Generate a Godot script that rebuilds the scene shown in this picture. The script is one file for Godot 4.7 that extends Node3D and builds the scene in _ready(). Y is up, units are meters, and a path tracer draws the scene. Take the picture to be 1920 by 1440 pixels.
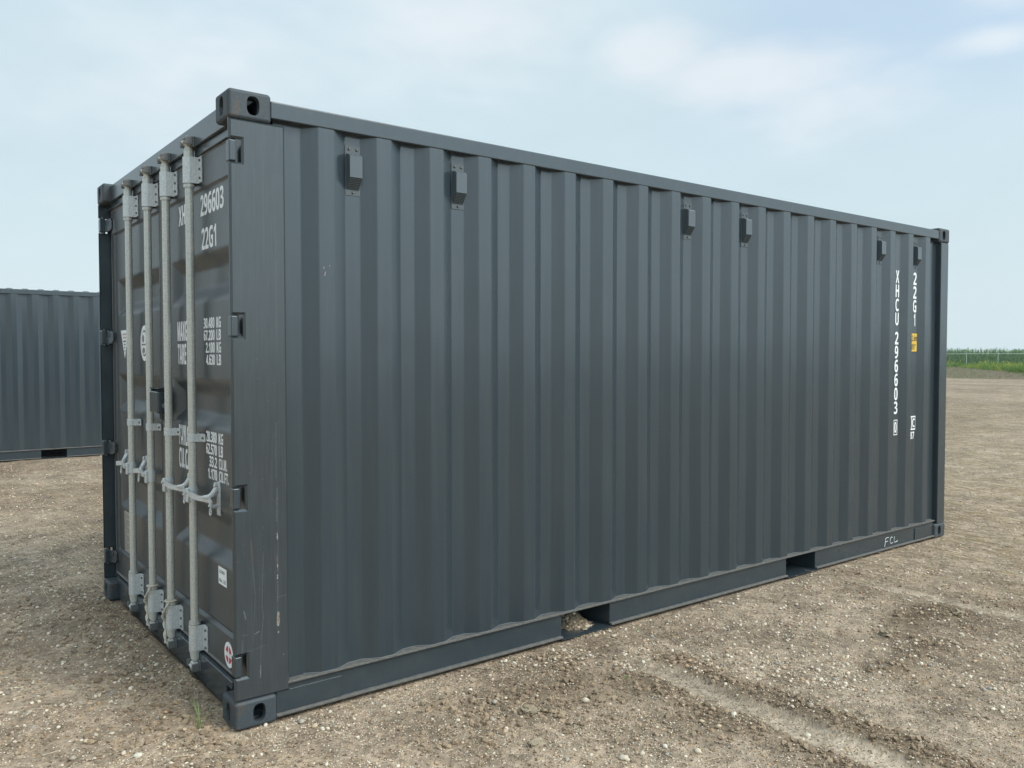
extends Node3D
# A grey twenty-foot shipping container on a gravel yard, a second one behind it, a fence and a corn field far off.
# Axes: x runs along the container's long side, y up, z towards the viewer; the near bottom corner is the origin.

const L := 6.058
const W := 2.438
const H := 2.591
const PITCH := 0.2782
const FIRST := 0.457          # right end of the first outward rib

var mats := {}
var rng := RandomNumberGenerator.new()
var n_big := FastNoiseLite.new()
var n_mid := FastNoiseLite.new()
var n_fine := FastNoiseLite.new()
var n_tint := FastNoiseLite.new()
var n_dent := FastNoiseLite.new()
var bold: SystemFont

# ------------------------------------------------------------------ mesh building
class MB:
	var st := SurfaceTool.new()
	func _init():
		st.begin(Mesh.PRIMITIVE_TRIANGLES)
	func tri(a: Vector3, b: Vector3, c: Vector3, na: Vector3, nb: Vector3, nc: Vector3, ua := Vector2.ZERO, ub := Vector2.ZERO, uc := Vector2.ZERO):
		var cr := (b - a).cross(c - a)
		if cr.length_squared() < 1e-18:
			return
		st.set_normal(na); st.set_uv(ua); st.add_vertex(a)
		if cr.dot(na + nb + nc) > 0.0:
			st.set_normal(nc); st.set_uv(uc); st.add_vertex(c)
			st.set_normal(nb); st.set_uv(ub); st.add_vertex(b)
		else:
			st.set_normal(nb); st.set_uv(ub); st.add_vertex(b)
			st.set_normal(nc); st.set_uv(uc); st.add_vertex(c)
	func quadn(a, b, c, d, na, nb, nc, nd):
		tri(a, b, c, na, nb, nc)
		tri(a, c, d, na, nc, nd)
	func quad(a: Vector3, b: Vector3, c: Vector3, d: Vector3, n: Vector3):
		quadn(a, b, c, d, n, n, n, n)
	func face(a: Vector3, b: Vector3, c: Vector3, d: Vector3, hint: Vector3):
		var n := (b - a).cross(c - a).normalized()
		if n.length_squared() < 0.5:
			n = (c - a).cross(d - a).normalized()
		if n.dot(hint) < 0.0:
			n = -n
		quad(a, b, c, d, n)
	func box(lo: Vector3, hi: Vector3):
		rbox(lo, hi, 0.0, 0)
	# a box with rounded edges; holes: {"axis sign": [centre u, centre v, half u, half v, wall]} with u, v along the next two axes
	func rbox(lo: Vector3, hi: Vector3, r := 0.003, seg := 2, holes := {}):
		for a in 3:
			var b := (a + 1) % 3
			var c := (a + 2) % 3
			for s in [0, 1]:
				var n := Vector3.ZERO
				n[a] = 1.0 if s == 1 else -1.0
				var p := Vector3.ZERO
				p[a] = hi[a] if s == 1 else lo[a]
				var key := "%d%d" % [a, s]
				if holes.has(key):
					ring(p, n, a, b, c, Vector2(lo[b] + r, lo[c] + r), Vector2(hi[b] - r, hi[c] - r), holes[key])
				else:
					var k := [p, p, p, p]
					for i in 4:
						var v: Vector3 = k[i]
						v[b] = (lo[b] + r) if i in [0, 3] else (hi[b] - r)
						v[c] = (lo[c] + r) if i < 2 else (hi[c] - r)
						k[i] = v
					quad(k[0], k[1], k[2], k[3], n)
			if r <= 0.0:
				continue
			for sb in [-1.0, 1.0]:
				for sc in [-1.0, 1.0]:
					for i in seg:
						var pts := []
						var nrm := []
						for j in [i, i + 1]:
							var t: float = PI / 2 * j / seg
							var n := Vector3.ZERO
							n[b] = sb * cos(t)
							n[c] = sc * sin(t)
							var o := Vector3.ZERO
							o[b] = (hi[b] - r) if sb > 0 else (lo[b] + r)
							o[c] = (hi[c] - r) if sc > 0 else (lo[c] + r)
							pts.append(o + n * r)
							nrm.append(n)
						var q0: Vector3 = pts[0]
						var q1: Vector3 = pts[1]
						var a0 := q0; a0[a] = lo[a] + r
						var a1 := q0; a1[a] = hi[a] - r
						var b0 := q1; b0[a] = lo[a] + r
						var b1 := q1; b1[a] = hi[a] - r
						quadn(a0, a1, b1, b0, nrm[0], nrm[0], nrm[1], nrm[1])
		if r > 0.0:
			for sx in [-1.0, 1.0]:
				for sy in [-1.0, 1.0]:
					for sz in [-1.0, 1.0]:
						var o := Vector3(hi.x - r if sx > 0 else lo.x + r, hi.y - r if sy > 0 else lo.y + r, hi.z - r if sz > 0 else lo.z + r)
						for i in seg:
							for j in seg:
								var k := []
								for ij in [[i, j], [i + 1, j], [i + 1, j + 1], [i, j + 1]]:
									var th: float = PI / 2 * ij[0] / seg
									var ph: float = PI / 2 * ij[1] / seg
									k.append(Vector3(sx * cos(ph) * cos(th), sy * sin(ph), sz * cos(ph) * sin(th)))
								quadn(o + k[0] * r, o + k[1] * r, o + k[2] * r, o + k[3] * r, k[0], k[1], k[2], k[3])
	func ring(p: Vector3, n: Vector3, a: int, b: int, c: int, lo: Vector2, hi: Vector2, hole: Array):
		var ctr := Vector2(hole[0], hole[1])
		var angles := []
		for i in 32:
			angles.append(TAU * i / 32)
		for q in [lo, Vector2(hi.x, lo.y), hi, Vector2(lo.x, hi.y)]:
			angles.append(fposmod((q - ctr).angle(), TAU))
		angles.sort()
		var inner := []
		var outer := []
		for t in angles:
			var d := Vector2(cos(t), sin(t))
			var k := INF
			if absf(d.x) > 1e-6: k = minf(k, ((hi.x if d.x > 0 else lo.x) - ctr.x) / d.x)
			if absf(d.y) > 1e-6: k = minf(k, ((hi.y if d.y > 0 else lo.y) - ctr.y) / d.y)
			outer.append(ctr + d * k)
			# stadium: the shorter half axis is the end radius
			var ru: float = hole[2]
			var rv: float = hole[3]
			var e := pow(pow(absf(d.x) / ru, 2.8) + pow(absf(d.y) / rv, 2.8), -1.0 / 2.8)
			inner.append(ctr + d * e)
		for i in angles.size():
			var j := (i + 1) % angles.size()
			var v := []
			for w in [outer[i], outer[j], inner[j], inner[i]]:
				var x := p
				x[b] = w.x
				x[c] = w.y
				v.append(x)
			quad(v[0], v[1], v[2], v[3], n)
			var deep: Vector3 = -n * float(hole[4])
			var ni := Vector3.ZERO
			ni[b] = ctr.x - inner[i].x
			ni[c] = ctr.y - inner[i].y
			var nj := Vector3.ZERO
			nj[b] = ctr.x - inner[j].x
			nj[c] = ctr.y - inner[j].y
			quadn(v[3], v[2], v[2] + deep, v[3] + deep, ni.normalized(), nj.normalized(), nj.normalized(), ni.normalized())
	func tube(pts: Array, r, sides := 10, caps := true):
		var n := pts.size()
		var up := Vector3.UP
		var rings := []
		var prev := Vector3.ZERO
		for i in n:
			var t: Vector3 = ((pts[mini(i + 1, n - 1)] as Vector3) - (pts[maxi(i - 1, 0)] as Vector3)).normalized()
			var u: Vector3
			if i == 0:
				u = t.cross(Vector3.RIGHT if absf(t.dot(up)) > 0.9 else up).normalized()
			else:
				u = (prev - t * prev.dot(t)).normalized()
			prev = u
			var v := t.cross(u)
			var rr: float = r[i] if r is Array else r
			var ring_ := []
			for k in sides:
				var d := u * cos(TAU * k / sides) + v * sin(TAU * k / sides)
				ring_.append([(pts[i] as Vector3) + d * rr, d])
			rings.append(ring_)
		for i in n - 1:
			for k in sides:
				var m := (k + 1) % sides
				quadn(rings[i][k][0], rings[i][m][0], rings[i + 1][m][0], rings[i + 1][k][0], rings[i][k][1], rings[i][m][1], rings[i + 1][m][1], rings[i + 1][k][1])
		if caps:
			for e in [0, n - 1]:
				var t: Vector3 = ((pts[1] as Vector3) - (pts[0] as Vector3)).normalized() * -1.0 if e == 0 else ((pts[n - 1] as Vector3) - (pts[n - 2] as Vector3)).normalized()
				for k in sides:
					tri(pts[e], rings[e][k][0], rings[e][(k + 1) % sides][0], t, t, t)
	# polygon in the plane (o, U, V) pushed along U x V by depth, with a bevelled front edge
	func prism(poly: PackedVector2Array, o: Vector3, U: Vector3, Vv: Vector3, depth: float, bev := 0.0, uvs := Vector2.ZERO):
		var N := U.cross(Vv).normalized()
		if Geometry2D.is_polygon_clockwise(poly):
			poly = poly.duplicate()
			poly.reverse()
		var n := poly.size()
		var inn := PackedVector2Array()
		for i in n:
			var e0 := (poly[i] - poly[(i + n - 1) % n]).normalized()
			var e1 := (poly[(i + 1) % n] - poly[i]).normalized()
			var m0 := Vector2(-e0.y, e0.x)
			var m1 := Vector2(-e1.y, e1.x)
			var m := (m0 + m1)
			m = m / maxf(0.3, 1.0 + m0.dot(m1))
			inn.append(poly[i] + m * bev)
		var ix := Geometry2D.triangulate_polygon(inn)
		var P := func(p: Vector2, h: float) -> Vector3: return o + U * p.x + Vv * p.y + N * h
		for k in range(0, ix.size(), 3):
			var q := [inn[ix[k]], inn[ix[k + 1]], inn[ix[k + 2]]]
			var w := []
			for z in q:
				w.append(Vector2(z.x / uvs.x, 1.0 - z.y / uvs.y) if uvs.x > 0 else Vector2.ZERO)
			tri(P.call(q[0], depth), P.call(q[1], depth), P.call(q[2], depth), N, N, N, w[0], w[1], w[2])
			tri(P.call(q[0], 0.0), P.call(q[1], 0.0), P.call(q[2], 0.0), -N, -N, -N)
		for i in n:
			var j := (i + 1) % n
			var e := (poly[j] - poly[i]).normalized()
			var out := U * e.y - Vv * e.x
			quad(P.call(poly[i], 0.0), P.call(poly[j], 0.0), P.call(poly[j], depth - bev), P.call(poly[i], depth - bev), out)
			if bev > 0.0:
				var nb := (out + N).normalized()
				quad(P.call(poly[i], depth - bev), P.call(poly[j], depth - bev), P.call(inn[j], depth), P.call(inn[i], depth), nb)
	func mesh() -> ArrayMesh:
		return st.commit()

func put(b: MB, called: String, m: Material, parent: Node) -> MeshInstance3D:
	return put_mesh(b.mesh(), called, m, parent)

func put_mesh(me: Mesh, called: String, m: Material, parent: Node) -> MeshInstance3D:
	var o := MeshInstance3D.new()
	o.mesh = me
	o.material_override = m
	o.name = called
	parent.add_child(o, true)
	return o

var used := {}
func numbered(called: String) -> String:
	used[called] = used.get(called, -1) + 1
	return called if used[called] == 0 else "%s_%03d" % [called, used[called]]

func tag(o: Node, label: String, category: String, group := "", kind := ""):
	if label: o.set_meta("label", label)
	if category: o.set_meta("category", category)
	if group: o.set_meta("group", group)
	if kind: o.set_meta("kind", kind)

func lin(r: float, g: float, b: float) -> Color:
	return Color(r, g, b).linear_to_srgb()

func mat(r: float, g: float, b: float, rough := 0.6, metal := 0.0) -> StandardMaterial3D:
	var m := StandardMaterial3D.new()
	m.albedo_color = lin(r, g, b)
	m.roughness = rough
	m.metallic = metal
	return m

func noise(seed_: int, freq: float, octaves := 3) -> FastNoiseLite:
	var n := FastNoiseLite.new()
	n.seed = seed_
	n.noise_type = FastNoiseLite.TYPE_SIMPLEX_SMOOTH
	n.frequency = freq
	n.fractal_octaves = octaves
	n.fractal_type = FastNoiseLite.FRACTAL_FBM if octaves > 1 else FastNoiseLite.FRACTAL_NONE
	return n

func img_tex(im: Image) -> ImageTexture:
	return ImageTexture.create_from_image(im)

# ------------------------------------------------------------------ materials
func gray(size: int, seed_: int, freq: float, octaves: int) -> PackedByteArray:
	var im := noise(seed_, freq, octaves).get_seamless_image(size, size)
	im.convert(Image.FORMAT_L8)
	return im.get_data()

func paint_texture(seed_: int, lo: float, hi: float, warm: float) -> ImageTexture:
	var s := 512
	var a := gray(s, seed_, 0.012, 4)
	var b := gray(s, seed_ + 7, 0.09, 2)
	var data := PackedByteArray()
	data.resize(s * s * 3)
	for i in s * s:
		var v := lo + (hi - lo) * (0.6 * a[i] + 0.4 * b[i]) / 255.0
		var d := warm * maxf(0.0, a[i] / 255.0 - 0.55)
		data[i * 3] = int(clampf(v + d, 0, 1) * 255)
		data[i * 3 + 1] = int(clampf(v + d * 0.7, 0, 1) * 255)
		data[i * 3 + 2] = int(clampf(v, 0, 1) * 255)
	return img_tex(Image.create_from_data(s, s, false, Image.FORMAT_RGB8, data))

func make_materials():
	var streak := paint_texture(11, 0.9, 1.0, 0.08)
	var rough_t := paint_texture(29, 0.84, 1.0, 0.0)
	var p := mat(0.035, 0.05, 0.061, 0.24)
	p.metallic_specular = 0.62
	p.albedo_texture = streak
	p.roughness_texture = rough_t
	p.uv1_triplanar = true
	p.uv1_scale = Vector3(3.1, 0.12, 3.1)
	mats.paint = p
	var fr := p.duplicate()
	fr.uv1_scale = Vector3(1.7, 1.1, 1.7)
	mats.frame = fr
	# door leaves: same paint, no long streaks, lightened to stand in for soft light
	var dr := p.duplicate()
	dr.albedo_color = lin(0.06, 0.068, 0.073)
	dr.roughness = 0.38
	dr.uv1_scale = Vector3(1.2, 0.5, 1.2)
	mats.door = dr
	# castings: paint with rust spots
	var s := 256
	var a := gray(s, 5, 0.02, 4)
	var b := gray(s, 6, 0.12, 2)
	var im := Image.create(s, s, false, Image.FORMAT_RGB8)
	for y in s:
		for x in s:
			var i := y * s + x
			var v := 0.82 + 0.18 * b[i] / 255.0
			var r := smoothstep(0.66, 0.76, (a[i] * 0.75 + b[i] * 0.25) / 255.0)
			im.set_pixel(x, y, Color(0.255 * v, 0.29 * v, 0.315 * v).lerp(Color(0.4, 0.3, 0.23), r * 0.4))
	var c := mat(1, 1, 1, 0.6)
	c.albedo_color = Color.WHITE
	c.albedo_texture = img_tex(im)
	c.uv1_triplanar = true
	c.uv1_scale = Vector3(2.1, 2.1, 2.1)
	mats.casting = c
	# galvanised steel
	var g := mat(0.76, 0.75, 0.685, 0.36, 0.25)
	var gt := paint_texture(41, 0.74, 1.0, 0.08)
	g.albedo_texture = gt
	g.roughness_texture = rough_t
	g.uv1_triplanar = true
	g.uv1_scale = Vector3(14, 10, 14)
	mats.galv = g
	var g2 := mat(0.8, 0.82, 0.82, 0.36, 0.25)
	g2.albedo_texture = gt
	g2.uv1_triplanar = true
	g2.uv1_scale = Vector3(13, 13, 13)
	mats.zinc = g2
	# soil dust lying on the ledges of the bottom rail
	var du := mat(0.165, 0.16, 0.15, 0.8)
	du.albedo_texture = paint_texture(51, 0.7, 1.0, 0.3)
	du.uv1_triplanar = true
	du.uv1_scale = Vector3(4, 4, 4)
	mats.dusty = du
	mats.castiron = mat(0.2, 0.2, 0.195, 0.55, 0.5)
	mats.rubber = mat(0.16, 0.145, 0.13, 0.75)
	mats.dark = mat(0.02, 0.02, 0.022, 0.8)
	mats.under = mat(0.05, 0.052, 0.055, 0.7)
	mats.white = mat(0.86, 0.86, 0.86, 0.5)
	mats.chalk = mat(0.7, 0.72, 0.72, 0.9)
	mats.yellow = mat(0.75, 0.47, 0.045, 0.5)
	mats.ink = mat(0.02, 0.02, 0.02, 0.5)
	mats.red = mat(0.55, 0.035, 0.05, 0.5)
	mats.pinkgrey = mat(0.5, 0.38, 0.36, 0.6)
	mats.greyink = mat(0.2, 0.2, 0.2, 0.6)
	mats.plate = mat(0.42, 0.37, 0.31, 0.45, 0.3)
	mats.rope = mat(0.56, 0.5, 0.4, 0.95)
	mats.vent = mat(0.085, 0.105, 0.118, 0.3)
	mats.ventplate = mat(0.075, 0.09, 0.1, 0.45)
	mats.fence = mat(0.62, 0.66, 0.64, 0.5, 0.3)
	mats.post = post_material()

# the near corner post, with the scratches, scuffs and chips that the photograph shows
func post_material() -> StandardMaterial3D:
	var w := 256
	var h := 2048
	var im := Image.create(w, h, false, Image.FORMAT_RGB8)
	var st := noise(77, 0.06, 3)
	var st2 := noise(78, 0.02, 3)
	for y in h:
		for x in w:
			var v := 0.245 + 0.016 * st.get_noise_2d(x * 1.5, y * 0.05) + 0.012 * st2.get_noise_2d(x, y * 0.3)
			im.set_pixel(x, y, Color(v * 0.91, v * 1.01, v * 1.07))
	var r := RandomNumberGenerator.new()
	r.seed = 9
	# strokes: x0, y0, x1, y1 in metres on the post, half width in pixels, colour, strength
	var scuff := Color(0.42, 0.45, 0.45)
	var bare := Color(0.74, 0.69, 0.64)
	var rust := Color(0.5, 0.38, 0.31)
	var S := [
		[0.185, 1.25, 0.182, 1.02, 2.0, scuff, 0.5], [0.2, 1.2, 0.235, 0.9, 1.0, scuff, 0.45], [0.187, 0.98, 0.185, 0.84, 5.0, scuff, 0.5],
		[0.187, 0.84, 0.185, 0.45, 2.5, scuff, 0.4], [0.185, 0.79, 0.186, 0.765, 3.0, bare, 0.9], [0.184, 0.7, 0.187, 0.63, 2.5, rust, 0.8],
		[0.186, 0.66, 0.186, 0.645, 2.5, bare, 0.9], [0.185, 0.615, 0.185, 0.6, 3.0, bare, 0.95], [0.185, 0.59, 0.185, 0.5, 3.0, rust, 0.5],
		[0.187, 0.46, 0.186, 0.4, 6.0, bare, 0.85], [0.188, 0.45, 0.188, 0.415, 2.5, rust, 0.8], [0.187, 0.378, 0.187, 0.37, 3.5, bare, 0.8],
		[0.18, 0.522, 0.23, 0.526, 2.0, scuff, 0.7], [0.125, 0.72, 0.118, 0.5, 1.5, scuff, 0.6], [0.118, 0.5, 0.123, 0.45, 1.5, scuff, 0.65], [0.123, 0.45, 0.113, 0.36, 1.5, scuff, 0.65],
		[0.113, 0.36, 0.108, 0.2, 1.5, scuff, 0.5], [0.11, 0.25, 0.108, 0.2, 2.0, bare, 0.5], [0.075, 0.78, 0.08, 0.68, 4.0, rust, 0.45], [0.08, 0.68, 0.09, 0.55, 2.0, scuff, 0.55],
		[0.09, 0.55, 0.08, 0.35, 1.5, scuff, 0.4], [0.042, 0.49, 0.05, 0.455, 3.5, scuff, 0.9], [0.035, 0.39, 0.055, 0.39, 4.0, scuff, 0.6], [0.035, 0.37, 0.032, 0.24, 4.0, scuff, 0.4],
		[0.085, 0.385, 0.105, 0.395, 1.5, bare, 0.8], [0.055, 0.32, 0.13, 0.33, 1.5, scuff, 0.45], [0.205, 0.275, 0.212, 0.277, 5.0, scuff, 0.9], [0.206, 0.276, 0.209, 0.276, 1.5, bare, 0.8],
		[0.08, 1.35, 0.078, 0.9, 1.2, scuff, 0.35], [0.15, 1.6, 0.15, 1.1, 0.8, scuff, 0.3], [0.1, 2.35, 0.1, 2.1, 0.8, scuff, 0.35], [0.14, 2.3, 0.14, 1.9, 1.0, scuff, 0.4], [0.19, 2.1, 0.192, 1.5, 1.2, scuff, 0.35],
	]
	for k in 26:
		var x := r.randf_range(0.04, 0.22)
		var y := r.randf_range(0.2, 1.6)
		S.append([x, y, x + r.randf_range(-0.004, 0.004), y - r.randf_range(0.03, 0.25), r.randf_range(0.5, 1.1), scuff, r.randf_range(0.15, 0.4)])
	for k in 30:
		var x := r.randf_range(0.01, 0.23)
		var y := r.randf_range(0.15, 1.7)
		S.append([x, y, x, y - 0.002, r.randf_range(0.6, 1.6), bare, r.randf_range(0.3, 0.7)])
	for q in S:
		var p0 := Vector2(q[0] / 0.235 * w, (1.0 - (q[1] - 0.118) / 2.356) * h)
		var p1 := Vector2(q[2] / 0.235 * w, (1.0 - (q[3] - 0.118) / 2.356) * h)
		var n := int(p0.distance_to(p1)) + 1
		for i in n + 1:
			var p := p0.lerp(p1, float(i) / n)
			var hw: float = q[4] * (0.55 + 0.6 * absf(st.get_noise_2d(i * 2.0, q[0] * 900.0)) + 0.3 * sin(PI * i / n))
			for dx in range(-int(ceil(hw)), int(ceil(hw)) + 1):
				var xx := int(p.x) + dx
				var yy := int(p.y)
				if xx < 0 or xx >= w or yy < 0 or yy >= h or absf(dx) > hw:
					continue
				var k: float = q[6] * clampf(0.75 + 1.5 * st.get_noise_2d(xx * 6.0, yy * 2.0), 0.0, 1.0)
				im.set_pixel(xx, yy, im.get_pixel(xx, yy).lerp(q[5], k))
	var m := mat(1, 1, 1, 0.34)
	m.albedo_color = Color.WHITE
	m.albedo_texture = img_tex(im)
	m.roughness = 0.2
	m.metallic_specular = 0.6
	m.texture_repeat = false
	return m

# ------------------------------------------------------------------ sky
func build_sky(sun: Vector3) -> PanoramaSkyMaterial:
	var w := 2048
	var h := 1024
	var im := Image.create(w, h, false, Image.FORMAT_RGBF)
	var c1 := noise(301, 1.5, 5)
	var c2 := noise(302, 5.5, 4)
	var c3 := noise(303, 0.8, 2)
	var c4 := noise(304, 16.0, 4)
	# soft banks of cloud: azimuth, elevation, half widths (degrees), weight
	var banks := [[-43.0, 19.6, 4.5, 2.2, 1.0], [-37.0, 18.0, 8.0, 2.2, 1.0], [-32.0, 15.6, 7.0, 2.8, 0.6], [-55.0, 22.0, 9.0, 5.0, 0.8], [-22.5, 18.1, 4.0, 0.9, 0.6], [-21.0, 20.6, 5.0, 1.2, 0.5], [-72.0, 17.0, 18.0, 7.0, 0.5]]
	var horizon := Color(0.575, 0.685, 0.715)
	var pale := Color(0.525, 0.65, 0.71)
	var blue := Color(0.40, 0.535, 0.705)
	var cloud := Color(0.655, 0.715, 0.765)
	for j in range(0, h / 2 + 2):
		var el := (0.5 - (j + 0.5) / h) * PI
		var ce := cos(el)
		var se := sin(el)
		var eld := rad_to_deg(el)
		for i in w:
			var az := ((i + 0.5) / w - 0.25) * TAU
			var d := Vector3(cos(az) * ce, se, sin(az) * ce)
			var q := Vector3(d.x, d.y * 2.6, d.z)
			var n := c1.get_noise_3dv(q)
			var f := c2.get_noise_3dv(q)
			if eld < 32.0:
				f += 0.45 * c4.get_noise_3dv(q)
			var b := 0.0
			if j > 220:
				var azd := rad_to_deg(az)
				if azd > 180.0: azd -= 360.0
				for k in banks:
					var u: float = (azd - k[0]) / k[2]
					var v: float = (eld - k[1]) / k[3]
					b = maxf(b, k[4] * exp(-u * u - v * v))
			var up := smoothstep(4.0, 24.0, eld)
			var col := horizon.lerp(pale, smoothstep(0.0, 13.0, eld))
			var clear := smoothstep(11.0, 22.0, eld) * smoothstep(-0.25, 0.3, c3.get_noise_3dv(d * 1.3 + Vector3(4.2, 0.3, 0.8)) + 0.35 * n)
			if j > 220:
				var azd2 := rad_to_deg(az)
				if azd2 > 180.0: azd2 -= 360.0
				clear = clampf(clear * 0.4 + 0.8 * smoothstep(-44.0, -31.0, azd2) * smoothstep(10.0, -4.0, azd2) * smoothstep(12.0, 21.0, eld), 0.0, 1.0)
			col = col.lerp(blue, clear * 0.6)
			var m := clampf(smoothstep(0.15, 1.0, b * 1.1 + 0.14 * n + 0.24 * f) + smoothstep(0.2, 0.7, n + 0.3 * f) * up * smoothstep(24.0, 40.0, eld), 0.0, 1.0)
			col = col.lerp(cloud, m * 0.95)
			col *= 1.0 + 0.02 * f + 0.03 * n
			var s := maxf(0.0, d.dot(sun))
			col *= 0.97 + 2.2 * pow(s, 3.5)
			im.set_pixel(i, j, col)
	var low := Color(0.3, 0.26, 0.2)
	im.fill_rect(Rect2i(0, h / 2 + 2, w, h / 2 - 2), low)
	var m2 := PanoramaSkyMaterial.new()
	m2.panorama = img_tex(im)
	return m2

# ------------------------------------------------------------------ ground
func bump(x: float, c: float, w: float) -> float:
	var t := (x - c) / w
	return exp(-t * t)

func flatbump(x: float, c: float, w: float) -> float:
	return 1.0 - smoothstep(w * 0.65, w * 1.25, absf(x - c))

func rut_mask(x: float, z: float) -> float:
	var k := 0.0
	var wob := 0.025 * n_big.get_noise_2d(z * 3.0, 9.0)
	k = maxf(k, flatbump(x, 1.86 + wob, 0.095) * smoothstep(0.3, 0.7, z))
	k = maxf(k, 0.8 * flatbump(x, 4.15 + wob, 0.08) * smoothstep(0.1, 0.4, z) * (0.55 + 0.45 * smoothstep(-0.3, 0.3, n_mid.get_noise_2d(z * 2.0, 3.0))))
	return k

func rough_mask(x: float, z: float) -> float:
	var k := 0.25 + 0.35 * smoothstep(-0.1, 0.4, n_big.get_noise_2d(x * 1.7 + 30.0, z * 1.7))
	k += 0.8 * exp(-pow((x - 1.3) / 0.55, 2.0) - pow((z - 0.5) / 0.5, 2.0))
	k += 0.9 * bump(x, 2.03, 0.1) * smoothstep(0.3, 0.6, z) + 0.8 * bump(x, 1.68, 0.1) * smoothstep(0.5, 0.8, z)
	k += 0.9 * exp(-pow((x - 3.7) / 0.4, 2.0) - pow((z - 0.95) / 0.16, 2.0)) + 0.7 * exp(-pow((x - 4.28) / 0.08, 2.0) - pow((z - 0.3) / 0.25, 2.0))
	k += 0.6 * bump(x, 4.33, 0.07) * smoothstep(0.8, 1.2, z) + 0.7 * exp(-pow((x - 3.0) / 0.5, 2.0) - pow((z - 1.25) / 0.1, 2.0))
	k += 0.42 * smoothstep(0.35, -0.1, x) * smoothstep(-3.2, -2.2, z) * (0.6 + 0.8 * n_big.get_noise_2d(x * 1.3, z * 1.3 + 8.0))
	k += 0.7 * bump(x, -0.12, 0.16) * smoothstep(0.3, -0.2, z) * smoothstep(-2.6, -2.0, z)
	return minf(k, 1.25)

func inside(x: float, z: float) -> float:   # 1 under the near container, 0 a hand's breadth away from it
	var dx := maxf(-x, x - L)
	var dz := maxf(z, -W - z)
	return 1.0 - smoothstep(-0.02, 0.16, maxf(dx, dz))

func berm(x: float, z: float) -> float:
	var t := clampf((z + 44.0) / 34.0, 0.0, 1.0)
	var top := lerpf(0.95, 0.12, t)
	return top * smoothstep(58.0, 68.0, x) * (1.0 - 0.85 * smoothstep(76.0, 90.0, x)) 

func height(x: float, z: float) -> float:
	var h := 0.013 * n_big.get_noise_2d(x, z)
	if absf(x) < 40.0 and absf(z) < 40.0:
		var k := rough_mask(x, z)
		var r := rut_mask(x, z)
		h += (0.008 * n_mid.get_noise_2d(x, z) + 0.011 * k * maxf(-0.3, n_fine.get_noise_2d(x, z))) * (1.0 - 0.75 * r)
		h -= 0.02 * r
		h += 0.012 * k * smoothstep(0.5, 1.0, k)
		h *= 1.0 - 0.8 * inside(x, z)
		h -= 0.006 * inside(x, z)
		# soil banked up against the door sill, and a spill of gravel in the near fork pocket
		h += 0.05 * smoothstep(-0.32, -0.02, x) * (1.0 - smoothstep(0.02, 0.06, x)) * smoothstep(-2.25, -1.9, z) * (1.0 - smoothstep(-0.42, -0.22, z)) * (0.75 + 0.5 * n_mid.get_noise_2d(x * 0.7, z * 0.7))
		h += 0.09 * exp(-pow((x - 1.97) / 0.085, 2.0)) * smoothstep(-0.02, -0.22, z) * smoothstep(-0.75, -0.4, z)
	h -= 0.03 * smoothstep(-3.5, -9.5, z)
	h += 0.05 * n_big.get_noise_2d(x * 0.05, z * 0.05) * smoothstep(20.0, 60.0, x)
	if x > 50.0:
		h += berm(x, z) * (1.0 + 0.12 * n_big.get_noise_2d(x * 0.3, z * 0.3))
	return h

func tint(x: float, z: float) -> Color:
	var a := n_tint.get_noise_2d(x, z)
	var b := n_tint.get_noise_2d(x * 4.0 + 70.0, z * 4.0)
	var c := Color(0.45, 0.352, 0.265).lerp(Color(0.57, 0.46, 0.355), smoothstep(-0.35, 0.4, a + 0.4 * b))
	c = c.lerp(Color(0.49, 0.37, 0.25), 0.4 * smoothstep(0.15, 0.5, b - 0.4 * a))
	if absf(x) < 40.0 and absf(z) < 40.0:
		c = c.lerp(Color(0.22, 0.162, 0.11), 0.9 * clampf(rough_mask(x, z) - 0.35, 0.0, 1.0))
		c = c.lerp(Color(0.66, 0.555, 0.44), 0.9 * rut_mask(x, z))
	var s := n_tint.get_noise_2d(x * 0.5 + 31.0, z * 0.12 + 11.0)
	c = c.lerp(Color(0.66, 0.525, 0.40), 0.6 * smoothstep(-0.05, 0.3, s))
	if x > 55.0:
		var e := n_tint.get_noise_2d(x * 2.0, z * 2.0)
		var m := smoothstep(59.0, 61.5, x + 2.0 * e)
		c = c.lerp(Color(0.27, 0.22, 0.155).lerp(Color(0.24, 0.225, 0.125), smoothstep(-0.2, 0.3, e)), m)
		c = c.lerp(Color(0.1, 0.14, 0.035), smoothstep(-1.5, 1.5, x + 2.0 * e - verge(z)))
	return c

func verge(z: float) -> float:   # where the grass begins
	return 75.0 - 10.5 * smoothstep(-34.0, -19.0, z)

func axis(lo: float, hi: float, step: float, caps: Array) -> PackedFloat64Array:
	var v := []
	var x := lo
	while x < hi - 1e-6:
		v.append(x)
		x += step
	v.append(hi)
	for side in [-1, 1]:
		var p: float = lo if side < 0 else hi
		var s := step
		while absf(p) < 2500.0:
			var top := 400.0
			for c in caps:
				if p > c[0] and p < c[1]:
					top = c[2]
			s = minf(s * 1.13, top)
			p += side * s
			if side < 0: v.push_front(p)
			else: v.append(p)
	return PackedFloat64Array(v)

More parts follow.
